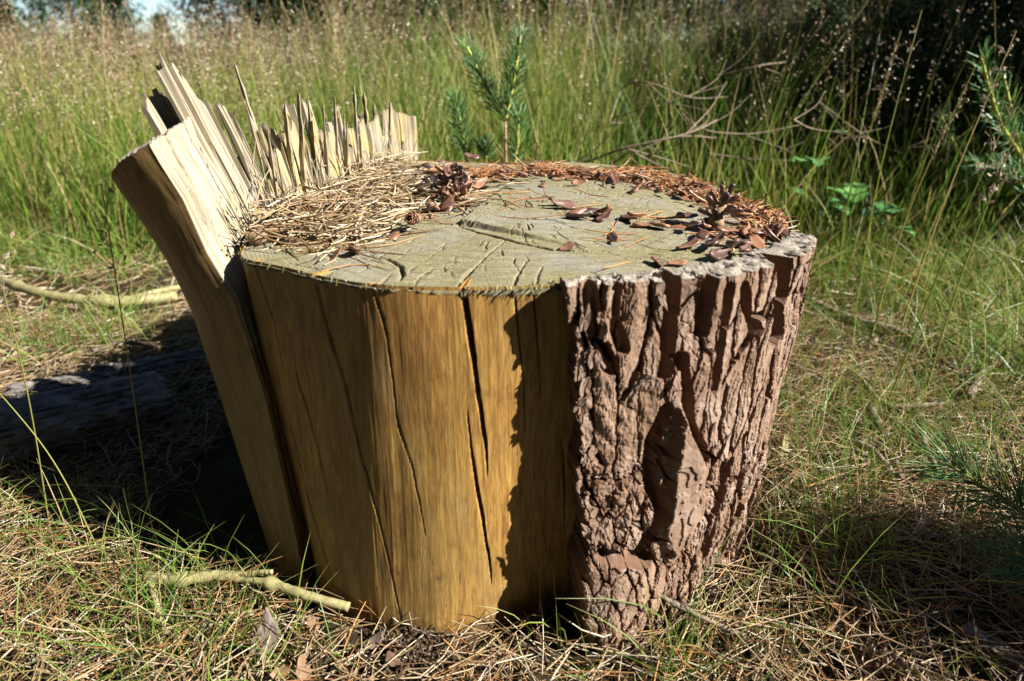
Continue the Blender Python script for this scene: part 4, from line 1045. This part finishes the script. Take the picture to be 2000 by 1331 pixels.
# ------------------------------------------------------------------ litter on the stump top
TOPPOLY = None
def on_top(x, y, m=0.004):
    t = np.arctan2(x - CX, -(y - CY)); return np.hypot(x - CX, y - CY) < rT(t) - m
def top_pile(x, y):   # thickness of the litter
    hinge = np.clip(1 - np.abs((x - CH0[0]) - (CH1[0] - CH0[0]) * (y - CH0[1]) / (CH1[1] - CH0[1])) / 0.11, 0, 1)
    return 0.028 * hinge
def top_needles(n, polypx, L, W, name, label, mat, seed, jitter=0.02, zr=0.004, bias=0.9):
    g = np.random.default_rng(seed)
    C = np.array([at(*p, T)[:2] for p in polypx]); i = g.integers(0, len(C), n)
    xy = C[i] + g.normal(size=(n, 2)) * jitter
    m = on_top(xy[:, 0], xy[:, 1]); xy = xy[m]; n = len(xy)
    a = g.normal(size=n) * bias + np.where(g.random(n) < 0.5, 0, np.pi) + 0.25
    tl = g.normal(size=n) * 0.16
    d = np.stack([np.cos(a) * np.cos(tl), np.sin(a) * np.cos(tl), np.sin(tl)], -1)
    ln = g.uniform(*L, n); K = 6
    k = np.linspace(-0.5, 0.5, K)[None, :, None]
    zb0 = topz(xy[:, 0], xy[:, 1]) + top_pile(xy[:, 0], xy[:, 1]) * g.random(n) + g.random(n) * zr + 0.0008
    P = np.c_[xy, zb0][:, None] + d[:, None] * ln[:, None, None] * k + (g.normal(size=(n, 1, 3)) * np.array([.5, .5, .22])) * ln[:, None, None] * k ** 2
    P[..., 2] = np.maximum(P[..., 2], topz(P[..., 0], P[..., 1]) + 0.0007)
    ok = on_top(P[:, 0, 0], P[:, 0, 1], -0.01) & on_top(P[:, -1, 0], P[:, -1, 1], -0.01)
    P = P[ok]; w = g.uniform(*W, n)[ok][:, None] * np.array([.8, 1, 1, 1, .9, .5])[None]
    Vv, Ff, rn, tt_ = strands(P, w, 4, g)
    return obj(name, mesh(name, Vv, Ff, mat, attrs={'rnd': rn, 'tt': tt_}), label=label, cat='needles', kind='stuff')
left_pile = [(560,455),(590,440),(620,450),(650,430),(690,420),(700,445),(730,400),(760,410),(780,390),(800,420),(820,385),(840,400),(660,400),(700,380),(740,370),(620,420),(580,430),(860,380),(880,400),(680,460),(640,465),(720,350),(760,345),(800,350),(840,345),(600,465),(700,330),(740,320)]
top_needles(900, left_pile, (0.03, 0.075), (0.0011, 0.0018), 'stump_needles', 'heap of curved straw coloured needles on the stump top beside the splinters', M['straw'], 91, bias=1.15)
back_band = [(950,345),(1000,345),(1050,345),(1100,345),(1150,350),(1200,350),(1250,355),(1300,365),(1350,375),(1400,390),(1450,405),(1490,420),(1530,440),(1250,345),(1330,360),(1420,392),(1060,335),(960,335),(900,340)]
top_needles(420, back_band, (0.02, 0.06), (0.0009, 0.0015), 'rim_needles', 'rusty needles along the far rim of the stump top', M['redneedle'], 92, 0.014)
top_needles(130, back_band + [(1000,380),(1500,445),(1540,460)], (0.02, 0.06), (0.001, 0.0016), 'rim_straw', 'pale straw bits along the far rim of the stump top', M['straw'], 93, 0.014)
top_needles(46, [(1180,470),(1100,400),(1000,400),(1350,450),(640,485),(620,475),(1250,440),(1420,470)], (0.03, 0.06), (0.0009, 0.0012), 'loose_needles', 'few loose brown needles lying on the bare sawn wood', M['redneedle'], 94, 0.03, 0.001)
# crumbs
def crumbs(n, centers, jit, size, g, zf, filt):
    i = g.integers(0, len(centers), n); xy = centers[i] + g.normal(size=(n, 2)) * jit
    m = filt(xy[:, 0], xy[:, 1]); xy = xy[m]; n = len(xy)
    S = g.uniform(*size, n)
    C = np.c_[xy, zf(xy[:, 0], xy[:, 1]) + S * g.uniform(0.1, 0.9, n)]
    tet = np.array([[1, 0, -.3], [-.6, .8, -.2], [-.5, -.9, -.25], [0.1, 0.05, .5]])
    Q = g.normal(size=(n, 3, 3)); Q, _ = np.linalg.qr(Q)
    Vv = C[:, None] + np.einsum('kj,nij->nki', tet, Q) * S[:, None, None] * (0.6 + 0.5 * g.random((n, 4, 1)))
    F3 = (np.array([[0, 1, 3], [1, 2, 3], [2, 0, 3], [0, 2, 1]])[None] + (np.arange(n) * 4)[:, None, None]).reshape(-1, 3)
    return Vv.reshape(-1, 3), F3, np.repeat(g.random(n), 4)
g = np.random.default_rng(95)
cb = np.array([at(*p, T)[:2] for p in back_band + [(1300,372),(1350,385),(1400,395),(1450,412),(1200,362),(1150,358),(1100,352),(1500,440),(1480,450)]])
Vv, F3, rn = crumbs(4200, cb, 0.012, (0.0015, 0.005), g, topz, on_top)
obj('cone_crumbs', mesh('cone_crumbs', Vv, None, M['crumb'], False, {'rnd': rn, 'tt': rn * 0}, F3), label='rust brown cone crumbs littering the far rim of the stump top', cat='debris', kind='stuff')
cb = np.array([at(*p, T)[:2] for p in left_pile + [(870,340),(880,370),(890,395),(900,415),(1430,460),(1460,480),(1500,470),(1520,480)]])
Vv, F3, rn = crumbs(650, cb, 0.016, (0.001, 0.004), g, topz, on_top)
obj('top_crumbs', mesh('top_crumbs', Vv, None, M['crumb'], False, {'rnd': rn, 'tt': rn * 0}, F3), label='small brown crumbs among the needles on the stump top', cat='debris', kind='stuff')

# ---- cone scales
def scale_mesh(seed, mat, L=0.022, W=0.0105):
    g = np.random.default_rng(seed); n, m_ = 9, 6
    t = np.linspace(0, 1, n); s = np.linspace(-1, 1, m_)
    TT_, SS = np.meshgrid(t, s, indexing='ij')
    wid = np.interp(t, [0, .2, .6, .85, 1], [.32, .5, 1, .9, .3])[:, None] * W / 2
    x = SS * wid * (1 + 0.1 * g.normal(size=(n, 1))); y = (TT_ - 0.5) * L
    z = 0.22 * L * (TT_ - 0.5) ** 2 * g.uniform(0.3, 1.6) + 0.5 * SS ** 2 * wid * g.uniform(0.2, 0.8) + g.normal(size=(n, m_)) * 0.0002
    thk = np.interp(t, [0, .6, .85, 1], [.0006, .0008, .0022, .0012])[:, None]
    top = np.stack([x, y, z + thk], -1).reshape(-1, 3); bot = np.stack([x * .96, y, z - 0.0003 + 0 * thk], -1).reshape(-1, 3)
    F = grid_faces(n, m_); N = n * m_
    rim = np.r_[np.arange(m_), np.arange(1, n) * m_ + m_ - 1, (n - 1) * m_ + np.arange(m_ - 2, -1, -1), np.arange(n - 2, 0, -1) * m_]
    r2_ = np.roll(rim, -1)
    return mesh('cone_scale', np.r_[top, bot], np.r_[F, F[:, ::-1] + N, np.stack([rim, r2_, r2_ + N, rim + N], -1)[:, ::-1]], mat)
sm = [scale_mesh(300 + i, M['scale'], 0.020 + 0.003 * (i % 3), 0.009 + 0.0015 * (i % 2)) for i in range(6)] + [scale_mesh(320 + i, M['darkscale']) for i in range(4)]
gs = np.random.default_rng(96)
def put_scale(px, py, label, group, size=1.0, dark=None, lift=0.0):
    p = at(px, py, T)
    if not on_top(p[0], p[1], 0.002): return
    i = gs.integers(0, 6) if not (dark if dark is not None else gs.random() < 0.35) else 6 + gs.integers(0, 4)
    o = obj('cone_scale', sm[i])
    o.location = (p[0], p[1], float(topz(p[0], p[1])) + 0.0022 * size + lift)
    o.rotation_euler = (gs.normal() * 0.28, gs.normal() * 0.4 + (math.pi if gs.random() < 0.3 else 0), gs.uniform(0, 6.28))
    o.scale = (size,) * 3
    props(o, label, 'cone scale', group)
single = [((690,492),'reddish cone scale lying on the sawn top nearest the splintered slab',1.2), ((655,499),'small broken cone scale beside the reddish one near the slab',.8), ((768,460),'brown curled cone scale in front of the needle heap',1.15), ((672,458),'brown cone scale at the front of the needle heap',1.1),
          ((1195,468),'largest reddish cone scale lying alone in the middle of the sawn top',1.3), ((1107,487),'tiny reddish cone scale alone on the bare sawn wood',.75), ((1290,515),'cone scale casting a shadow near the front bark edge',1.1), ((1345,484),'shiny brown cone scale in front of the opened cone',1.2), ((1322,513),'small cone scale next to the bark edge',.8)]
for (px_, py_), lab, s_ in single: put_scale(px_, py_, lab, None, s_, False)
MID = 'loose cone scales on the open middle of the sawn top'
for p in [(1100,417),(1122,428),(1132,436),(1150,421),(1180,434),(1172,427),(1230,437),(1245,432),(1262,446),(1285,447),(1160,428),(1090,412)]:
    put_scale(*p, 'dark brown cone scale in the loose row crossing the middle of the sawn top', MID, gs.uniform(.9, 1.2))
RGT = 'cone scales heaped around the opened cone'
for p in [(1310,440),(1330,446),(1350,455),(1370,466),(1400,484),(1430,492),(1455,497),(1440,478),(1470,470),(1485,482),(1500,490),(1460,455),(1490,455),(1515,470),(1420,458),(1380,448),(1340,435),(1405,500),(1480,500),(1510,455),(1530,462)]:
    put_scale(*p, 'brown cone scale heaped around the opened cone near the bark', RGT, gs.uniform(.9, 1.25), None, gs.uniform(0, .006))
RIM = 'cone scales along the far rim of the stump top'
for k_ in range(95):
    c = back_band[k_ % len(back_band)]
    put_scale(c[0] + gs.normal() * 24, c[1] + 8 + abs(gs.normal()) * 12, 'rust brown cone scale in the litter along the far rim of the stump top', RIM, gs.uniform(.45, .95), gs.random() < .2, gs.uniform(0, .007))
CLU = 'cone scales in the heap behind the raised wood'
for k_ in range(46):
    put_scale(880 + gs.normal() * 28, 372 + gs.normal() * 26, 'purplish brown cone scale in the heap left of the raised wood', CLU, gs.uniform(.8, 1.25), gs.random() < .6, gs.uniform(0, .014))

# ---- cones
def cone(label, loc, rot, size, mat_i, nsc=34, openness=1.0, seed=0, closed=8):
    g = np.random.default_rng(seed)
    r = thing('pine_cone', label, 'pine cone', loc)
    Vv, Ff, F3, gv = tube([(0, 0, 0), (0, 0, .012), (0, 0, .026), (0, 0, .036)], .006, .0022, 10, 9, .4, seed)
    mt = Matrix.Translation(Vector(loc)) @ Euler(rot).to_matrix().to_4x4() @ Matrix.Scale(size, 4)
    base = Matrix.Translation(-Vector(loc))
    c = obj('core', mesh('core', Vv, Ff, M['core'], F3=F3), r); c.matrix_local = base @ mt
    for i in range(nsc):
        t = i / nsc
        a = i * 2.39996
        el = R(closed + (78 - closed) * t ** 1.3) * openness
        o = obj('scale', sm[mat_i + i % 4], r)
        s_ = (0.95 - 0.5 * t) * (0.6 + 0.4 * min(1, t * 5))
        o.matrix_local = base @ mt @ Matrix.Rotation(a, 4, 'Z') @ Matrix.Translation((0, .003, .004 + t * .03)) @ Matrix.Rotation(el, 4, 'X') @ Matrix.Scale(s_, 4) @ Matrix.Translation((0, .0105, 0))
    return r
p = at(1395, 452, T); cone('opened dark pine cone standing among scales near the bark edge', (p[0], p[1], T + .004), (R(-30), R(25), 0), 1.0, 6, 20, .75, 5)
p = at(885, 372, T); cone('chewed dark purple pine cone on the heap left of the raised wood', (p[0], p[1], T + .008), (R(60), R(-20), R(20)), .95, 6, 22, 1.1, 6)
p = at(905, 398, T); cone('rusty gnawed pine cone remnant in front of the dark cone', (p[0], p[1], T + .006), (R(70), R(30), R(-40)), .8, 0, 20, 1.3, 8)
p = at(815, 446, T); cone('small round cone stub facing forward at the edge of the needle heap', (p[0], p[1], T + .009), (R(78), 0, R(-8)), .62, 0, 26, 1.0, 9, 62)
p = at(1665, 1305, 0); cone('dark pine cone in the shaded litter at the bottom of the picture', (p[0], p[1], .004), (R(70), R(20), R(50)), 1.0, 6, 34, .9, 10)
# knot stub in the notch corner
def lump(r, seed, n=14, m_=20, fl=0.8):
    a = np.linspace(0, 2*np.pi, m_, endpoint=False); ph = np.linspace(0.02, np.pi - .02, n)
    A_, B_ = np.meshgrid(a, ph)
    rr = r * (1 + 0.5 * fbm(np.cos(A_) * 2 + 5, np.sin(A_) * 2 + B_ * 2, seed) + .25 * fbm(np.cos(A_) * 7, np.sin(A_) * 7 + B_ * 6, seed))
    return np.stack([rr * np.sin(B_) * np.cos(A_), rr * np.sin(B_) * np.sin(A_), rr * np.cos(B_) * fl], -1), grid_faces(n, m_, True)
Vv, Ff = lump(.0085, 3); o = obj('bark_nub', mesh('bark_nub', Vv, Ff, M['core'])); p = at(505, 470, T); o.location = (p[0], p[1], float(topz(p[0], p[1])) + .005)
props(o, 'small round brown knot in the corner of the notch by the slab', 'knot')

# ------------------------------------------------------------------ bits on the ground in front
def flat_chip(name, label, cat, px, py, L, W, seed, mat, rot=(0, 0, 0), thick=.004, curl=.1, z=.02):
    Vv, Fq_, F3 = flake_mesh(L, W, seed, thick, curl)
    o = obj(name, mesh(name, Vv, Fq_, mat, smooth=False, F3=F3)); p = at(px, py, z); o.location = p; o.rotation_euler = rot
    return props(o, label, cat)
flat_chip('bark_chip', 'grey bark chip standing in the straw at lower left', 'bark chip', 520, 1240, .036, .018, 5, M['chip'], (R(60), R(10), R(-10)), .006, .08)
flat_chip('dead_leaf', 'brown crumpled leaf in the straw below the grey bark chip', 'leaf', 590, 1308, .017, .011, 6, M['brownleaf'], (R(35), R(15), R(30)), .0012, .5)
flat_chip('dead_leaf', 'pale curled leaf under the front of the stump', 'leaf', 765, 1288, .016, .010, 7, M['brownleaf'], (R(50), R(-15), R(70)), .0012, .7)
flat_chip('bark_chip', 'thin brown bark chip below the front of the stump', 'bark chip', 735, 1252, .022, .008, 8, M['chip'], (R(50), R(30), R(-50)), .003, .1)
flat_chip('dead_leaf', 'reddish brown leaf beside the grey bark chip', 'leaf', 612, 1222, .014, .009, 9, M['brownleaf'], (R(50), 0, R(10)), .0012, .4)
flat_chip('dead_leaf', 'curled dark leaf at the lower edge left of centre', 'leaf', 545, 1315, .014, .009, 12, M['brownleaf'], (R(30), R(30), R(-30)), .0012, .6)
flat_chip('dead_leaf', 'small red brown leaf in the grass near the slab foot', 'leaf', 440, 1080, .012, .007, 13, M['brownleaf'], (R(50), R(20), 0), .0012, .6, .025)
flat_chip('bark_chip', 'pale stub of wood at the foot of the bark on the right', 'bark chip', 1530, 880, .035, .012, 14, M['twig'], (R(80), R(5), R(10)), .008, .02)
flat_chip('bark_chip', 'broad brown bark piece in the shade at lower right', 'bark chip', 1940, 1265, .06, .025, 15, M['chip'], (R(20), R(10), R(60)), .006, .05, .008)
cs = np.array([at(*p, 0.02)[:2] for p in [(780,1228),(810,1235),(840,1240),(865,1245),(820,1222)]])
Vv, F3, rn = crumbs(900, cs, 0.013, (0.001, 0.0032), np.random.default_rng(97), lambda x, y: 0.002 + 0.014 * np.clip(1 - np.abs(x + .078) / .06, 0, 1) * np.random.default_rng(3).random(len(x)), lambda x, y: outside(x, y, 0.0))
obj('soil_crumbs', mesh('soil_crumbs', Vv, None, M['soilcrumb'], False, None, F3), label='dark crumbs of soil heaped against the foot of the bare wood', cat='soil', kind='stuff')
# needle stuck on the shaded wood, raised fibre on the lit wood
for (pts, mat, nm, lab) in [([(638, 690), (645, 725), (666, 768)], 'straw', 'stuck_needle', 'pale needle clinging to the shaded bare wood')]:
    P = []
    for q in pts:
        t0, z0 = hit(*q); P.append(xyz(np.array(t0), r_wood(np.array(t0), np.array(z0)) + .0006, np.array(z0)))
    Vv, Ff, rn, tt_ = strands(smooth_path(P, 8)[None], np.array([.6, 1, 1, 1, 1, 1, .9, .5])[None] * .0007, 5)
    o = obj(nm, mesh(nm, Vv, Ff, M[mat], attrs={'rnd': rn * 0 + .8, 'tt': tt_}), None if lab else stump)
    if lab: props(o, lab, 'needle')

# ------------------------------------------------------------------ young pines
def needles_on(path, n, L, W, g, spread=(0.5, 1.1), droop=0.0):
    K = len(path); f = g.random(n) ** 0.85
    i = f * (K - 1); i0 = np.minimum(i.astype(int), K - 2)
    P0 = path[i0] + (path[i0 + 1] - path[i0]) * (i - i0)[:, None]
    ax = unit(path[i0 + 1] - path[i0])
    sd = unit(np.cross(ax, g.normal(size=(n, 3))))
    an = g.uniform(*spread, n)[:, None]
    d = ax * np.cos(an) + sd * np.sin(an)
    ln = (g.uniform(*L, n) * (0.75 + 0.25 * np.sin(np.pi * np.clip(f + .2, 0, 1))))[:, None, None]
    k = np.linspace(0, 1, 4)[None, :, None]
    P = P0[:, None] + d[:, None] * ln * k + (ax[:, None] * 0.22 + np.array([0, 0, -droop])) * ln * k ** 2
    return strands(P, np.array([1, 1, .9, .35])[None] * g.uniform(*W, n)[:, None], 3, g)
def young_pine(label, base, shoots, n, L, W, seed, stem_r=.005, group=None, mat='pine'):
    g = np.random.default_rng(seed)
    r = thing('pine_sapling', label, 'pine sapling', base, group)
    for i, pts in enumerate(shoots):
        if len(pts) == 2: pts = [pts[0], (np.array(pts[0]) + np.array(pts[1])) / 2 + .002, pts[1]]
        Vv, Ff, F3, gv = tube(pts, stem_r * (1 if i == 0 else .8), stem_r * .45, 20, 8, .2, seed + i)
        s_ = obj('stem' if i == 0 else 'shoot', mesh('shoot', Vv, Ff, M['stem' if i == 0 and len(shoots) > 1 and n[0] == 0 else 'shoot'], F3=F3), r)
        if n[i]:
            Vv, Ff, rn, tt_ = needles_on(smooth_path(pts, 20), n[i], L, W, g)
            obj('needles', mesh('needles', Vv, Ff, M[mat], attrs={'rnd': rn, 'tt': tt_}), s_, kind='stuff')
    return r
Yp = 1.22
A = lambda px, py, dy=0.0: atY(px, py, Yp + dy)
b0 = at(988, 330, 0); b0 = np.array([atY(988, 330, Yp)[0], Yp, 0.0])
young_pine('green pine sapling with two upright shoots just behind the stump', b0,
           [[b0, A(988, 330), A(987, 235)], [A(987, 235), A(1005, 150), A(1016, 70)], [A(985, 235), A(950, 170, .02), A(912, 92, .03)], [A(1005, 320, -.04), A(1012, 260, -.04), A(1012, 225, -.04)]],
           [0, 230, 200, 120], (.028, .042), (.0011, .0016), 801, .0045)
b1 = np.array([atY(915, 310, Yp)[0], Yp, 0.0])
young_pine('short pine shoot standing left of the taller sapling behind the stump', b1, [[b1, A(913, 315)], [A(913, 315), A(902, 255), A(890, 192)]], [0, 190], (.025, .038), (.0011, .0015), 805, .0035)
b2 = np.array([atY(950, 315, Yp)[0] , Yp + .02, 0.0])
young_pine('low pine tuft between the two sapling stems behind the stump', b2, [[b2, A(949, 318)], [A(949, 318), A(945, 280)]], [0, 90], (.025, .035), (.0011, .0015), 808, .003)
# right upper sapling
Yq = 1.35
Q = lambda px, py, dy=0.0: atY(px, py, Yq + dy)
bq = np.array([atY(2010, 420, Yq)[0], Yq, 0.0])
young_pine('blue green pine sapling at the upper right edge', bq, [[bq, Q(2010, 420), Q(1985, 260), Q(1960, 150)], [Q(1990, 300), Q(1950, 230, -.05), Q(1915, 110, -.08)], [Q(2005, 330), Q(2040, 200), Q(2050, 60)], [Q(2000, 360), Q(1950, 330, .05), Q(1900, 320, .06)]], [200, 180, 180, 120], (.03, .045), (.0014, .002), 811, .005)
# foreground right branch
c0 = atY(2060, 960, .52); c1 = atY(1960, 890, .54); c2 = atY(1880, 830, .555); bb = at(2075, 1000, 0)
bb = np.array([atY(2085, 1000, .51)[0], .51, 0.0])
young_pine('green pine branch with long needles reaching in from the right edge', bb, [[bb, atY(2085, 1085, .51), atY(2010, 1010, .52), atY(1930, 955, .53), atY(1850, 905, .54)]], [170], (.05, .075), (.0010, .0014), 815, .0032)
bb2 = np.array([atY(2120, 1120, .47)[0], .47, 0.0])
young_pine('second green pine branch low at the right edge', bb2, [[bb2, atY(2120, 1190, .46), atY(2050, 1120, .465), atY(1985, 1080, .47)]], [110], (.05, .07), (.0010, .0014), 817, .003)
# dark young pines in the shade on the right
for i, (px_, py_, Y_, hh) in enumerate([(1740, 330, 1.9, .30), (1850, 380, 1.75, .30), (1950, 420, 1.6, .28), (1620, 300, 2.1, .26), (1990, 300, 2.0, .42)]):
    x0 = atY(px_, py_, Y_)[0]; gq = np.random.default_rng(830 + i)
    sh = [[(x0, Y_, 0), (x0 + .01, Y_, hh * .5), (x0 + .02, Y_, hh)]]
    for j in range(7):
        a = gq.uniform(0, 6.28); z_ = hh * gq.uniform(.1, .6); l_ = gq.uniform(.12, .24)
        sh.append([(x0, Y_, z_), (x0 + math.cos(a) * l_ * .6, Y_ + math.sin(a) * l_ * .6, z_ + l_ * .3), (x0 + math.cos(a) * l_, Y_ + math.sin(a) * l_, z_ + l_ * .75)])
    young_pine(['dark young pine under the dry branches right of the stump', 'low bushy young pine in the right shade', 'young pine below the blue green sapling', 'small dark pine farthest back right of the stump', 'taller young pine behind the blue green sapling'][i], (x0, Y_, 0), [[np.array(q) for q in s_] for s_ in sh], [90] * 8, (.03, .05), (.0016, .0022), 840 + i, .005)

# ---- leafy seedlings
def leaf_mesh(seed, L=.05, W=.03, lobes=3):
    n = 26
    t = np.linspace(0, 1, n)
    w = W / 2 * np.sin(np.pi * t ** .8) ** .7 * (1 + .28 * np.cos(t * lobes * 2 * np.pi + 1)) + .0006
    y = t * L; z = .012 * np.sin(t * 2.4) * (L / .05)
    Vv = np.concatenate([np.c_[-w, y, z + .25 * w], np.c_[0 * w, y, z], np.c_[w, y, z + .25 * w]])
    i = np.arange(n - 1)
    F = np.concatenate([np.stack([i, n + i, n + i + 1, i + 1], -1), np.stack([n + i, 2*n + i, 2*n + i + 1, n + i + 1], -1)])
    return mesh('leaf', Vv, F, M['oakleaf'])
lm = leaf_mesh(1)
for i, (px_, py_, nl, s_) in enumerate([(1640, 500, 8, 1.0), (1712, 520, 5, .85), (1600, 235, 5, 1.1), (1595, 470, 4, .8)]):
    p = at(px_, py_ + 25, 0.0) if i != 2 else np.array([atY(1600, 235, 1.6)[0], 1.6, 0.0])
    r = thing('oak_seedling', ['lobed bright green seedling just right of the stump rim', 'small green seedling right of the brighter one', 'leafy seedling deep in the grass behind the dry branches', 'low green leaves tucked behind the bark edge'][i], 'seedling', p)
    h = .15 if i != 2 else .30
    Vv, Ff, F3, gv = tube([(p[0], p[1], 0), (p[0] + .004, p[1], h * .5), (p[0], p[1], h)], .0016, .001, 8, 6)
    obj('stem', mesh('stem', Vv, Ff, M['stem'], F3=F3), r)
    gl = np.random.default_rng(860 + i)
    for j in range(nl):
        o = obj('leaf', lm, r)
        o.matrix_local = Matrix.Translation((0, 0, h * gl.uniform(.45, 1.0))) @ Matrix.Rotation(gl.uniform(0, 6.28), 4, 'Z') @ Matrix.Rotation(gl.uniform(-.2, .6), 4, 'X') @ Matrix.Scale(1.35 * s_ * gl.uniform(.8, 1.2), 4)

# ------------------------------------------------------------------ trees
def tree_meshes(seed, H, low, rad_, nclump, per):
    g = np.random.default_rng(seed)
    Vv, Ff, F3, gv = tube([(0, 0, -.1), (.05, .03, H * .4), (0, 0, H)], .035 * H ** .8 * .6, .012, 16, 10, .12, seed)
    trunk = mesh('trunk', Vv, Ff, M['trunk'], F3=F3)
    lv, lf, l3, n = [], [], [], 0
    cents = []
    for i in range(nclump):
        f = i / nclump; z = low + (H * .97 - low) * f
        a = i * 2.4 + g.normal() * .4; l_ = rad_ * (1.05 - f) * g.uniform(.6, 1.1) + .1
        p0 = np.array([0, 0, z]); p2 = np.array([math.cos(a) * l_, math.sin(a) * l_, z + l_ * g.uniform(-.05, .35)])
        if i % 2 == 0:
            V_, F_, F3_, _ = tube([p0, (p0 + p2) / 2 + [0, 0, .05], p2], .016 + .008 * rad_ * (1 - f), .004, 6, 5, .2, i)
            lv.append(V_); lf.append(F_ + n); l3.append(F3_ + n); n += len(V_)
        for q in (.45, .75, 1.0): cents.append(p0 + (p2 - p0) * q + g.normal(size=3) * .08 * rad_)
    limbs = mesh('limbs', np.concatenate(lv), np.concatenate(lf), M['trunk'], F3=np.concatenate(l3))
    C = np.repeat(np.array(cents), per, 0); m_ = len(C)
    C = C + g.normal(size=(m_, 3)) * np.array([.16, .16, .10]) * rad_ ** .7
    d = unit(g.normal(size=(m_, 3)) + np.array([0, 0, .5]))
    P = C[:, None] + d[:, None] * (g.uniform(.05, .13, m_)[:, None, None] * rad_ ** .4) * np.linspace(-.5, .5, 2)[None, :, None]
    Vv, Ff, rn, tt_ = strands(P, np.full((1, 2), .024 * rad_ ** .8), 2, g)
    crown = mesh('crown', Vv, Ff, M['farpine'], attrs={'rnd': rn, 'tt': tt_})
    return trunk, limbs, crown
TR_ = [tree_meshes(901, 4.2, .25, 1.3, 60, 60), tree_meshes(902, 3.0, .12, 1.0, 60, 110), tree_meshes(903, 11, .9, 2.4, 90, 110)]
def tree(label, x, y, kind, rot, s_=1.0, group=None):
    r = thing('pine_tree', label, 'pine tree', (x, y, float(gz(x, y))), group)
    r['base'] = [0, 0, 0]
    for nm, me_ in zip(('trunk', 'limbs', 'crown'), TR_[kind]): obj(nm, me_, r)
    r.rotation_euler.z = rot; r.scale = (s_,) * 3
    return r
def xpx(px, y): return (px - 1000) / FPX * (y * CP)
FARG = 'dark pines along the edge of the clearing'
gt = np.random.default_rng(910)
FT = []
ORD = 'first second third fourth fifth sixth seventh eighth ninth tenth eleventh twelfth thirteenth fourteenth fifteenth sixteenth seventeenth eighteenth nineteenth'.split()
for i, (px_, y_, k_, s_) in enumerate([(15, 15, 1, .45), (150, 14, 0, .75), (225, 16, 0, .6), (490, 14, 0, .95), (320, 30, 1, .5), (760, 17, 2, 1.0), (600, 13, 0, .95), (700, 15, 0, 1.2), (800, 12, 1, 1.2), (880, 15, 0, 1.2), (960, 13, 0, 1.0), (1060, 16, 0, 1.2), (1180, 14, 0, 1.1), (1320, 16, 0, 1.2), (1450, 14, 0, 1.1), (1600, 15, 0, 1.2), (1760, 14, 0, 1.1), (1900, 16, 0, 1.2), (2050, 14, 0, 1.2), (-150, 26, 2, 1.0), (640, 22, 2, 1.0), (-260, 20, 2, 1.1), (760, 24, 2, 1.1), (1000, 26, 2, 1.1), (1250, 24, 2, 1.0), (1550, 26, 2, 1.1), (1970, 20, 2, 1.0)]):
    FT.append((px_, y_, k_, s_))
NB = NT_ = 0
for px_, y_, k_, s_ in sorted(FT):
    if k_ != 2: lab = ORD[NB] + ' dark bushy pine from the left along the far edge of the clearing'; NB += 1
    else: lab = ORD[NT_] + ' tall pine from the left behind the bushy pines of the clearing edge'; NT_ += 1
    tree(lab, xpx(px_, y_), y_, k_, gt.uniform(0, 6), s_, FARG if k_ != 2 else 'tall pines behind the clearing')
# a young pine outside the picture on the sunward side: its shade falls on the right of the clearing
tree('young pine beside the clearing, shading the grass at the right', 2.3, 1.5, 1, 1.0, .6)
tree('second young pine beside the clearing, farther back on the right', 2.9, 2.3, 1, 2.3, .8)
tree('low young pine shading the litter at the lower right', 1.0, .28, 1, 2.0, .19)
for i, (px_, y_, s_) in enumerate([(1500, 2.7, .17), (1600, 2.4, .19), (1700, 2.7, .23), (1790, 2.2, .19), (1880, 2.6, .25), (1960, 2.1, .2), (2060, 2.4, .27), (1420, 3.0, .17), (1560, 1.95, .12), (1680, 2.0, .14), (1830, 1.85, .14), (1930, 1.8, .16)]):
    tree(['small', 'squat', 'rounded', 'nearest', 'broad', 'low', 'tallest', 'farthest', 'smallest', 'dense', 'spreading', 'rightmost near'][i] + ' dark evergreen bush in the shade right of the stump', xpx(px_, y_), y_, 1, i * 1.1, s_)
# pines added behind and beside the camera to cut sky fill and ground bounce
for i, (a_, d_) in enumerate([(180, 4.2), (195, 6), (210, 4.2), (225, 6), (240, 4.4), (254, 6.2), (268, 4.6), (282, 6.5), (296, 8), (166, 5.5), (152, 8), (140, 10), (308, 11), (50, 9), (66, 10), (45, 12), (138, 6.6), (133, 8.6), (145, 7)]):
    x_, y_ = math.sin(R(a_)) * d_, .7 + math.cos(R(a_)) * d_
    tree('tall pine added beside and behind the viewer to cut sky and bounce light', x_, y_, 2, i * 1.3, 1.0, 'pines added to cut fill light')
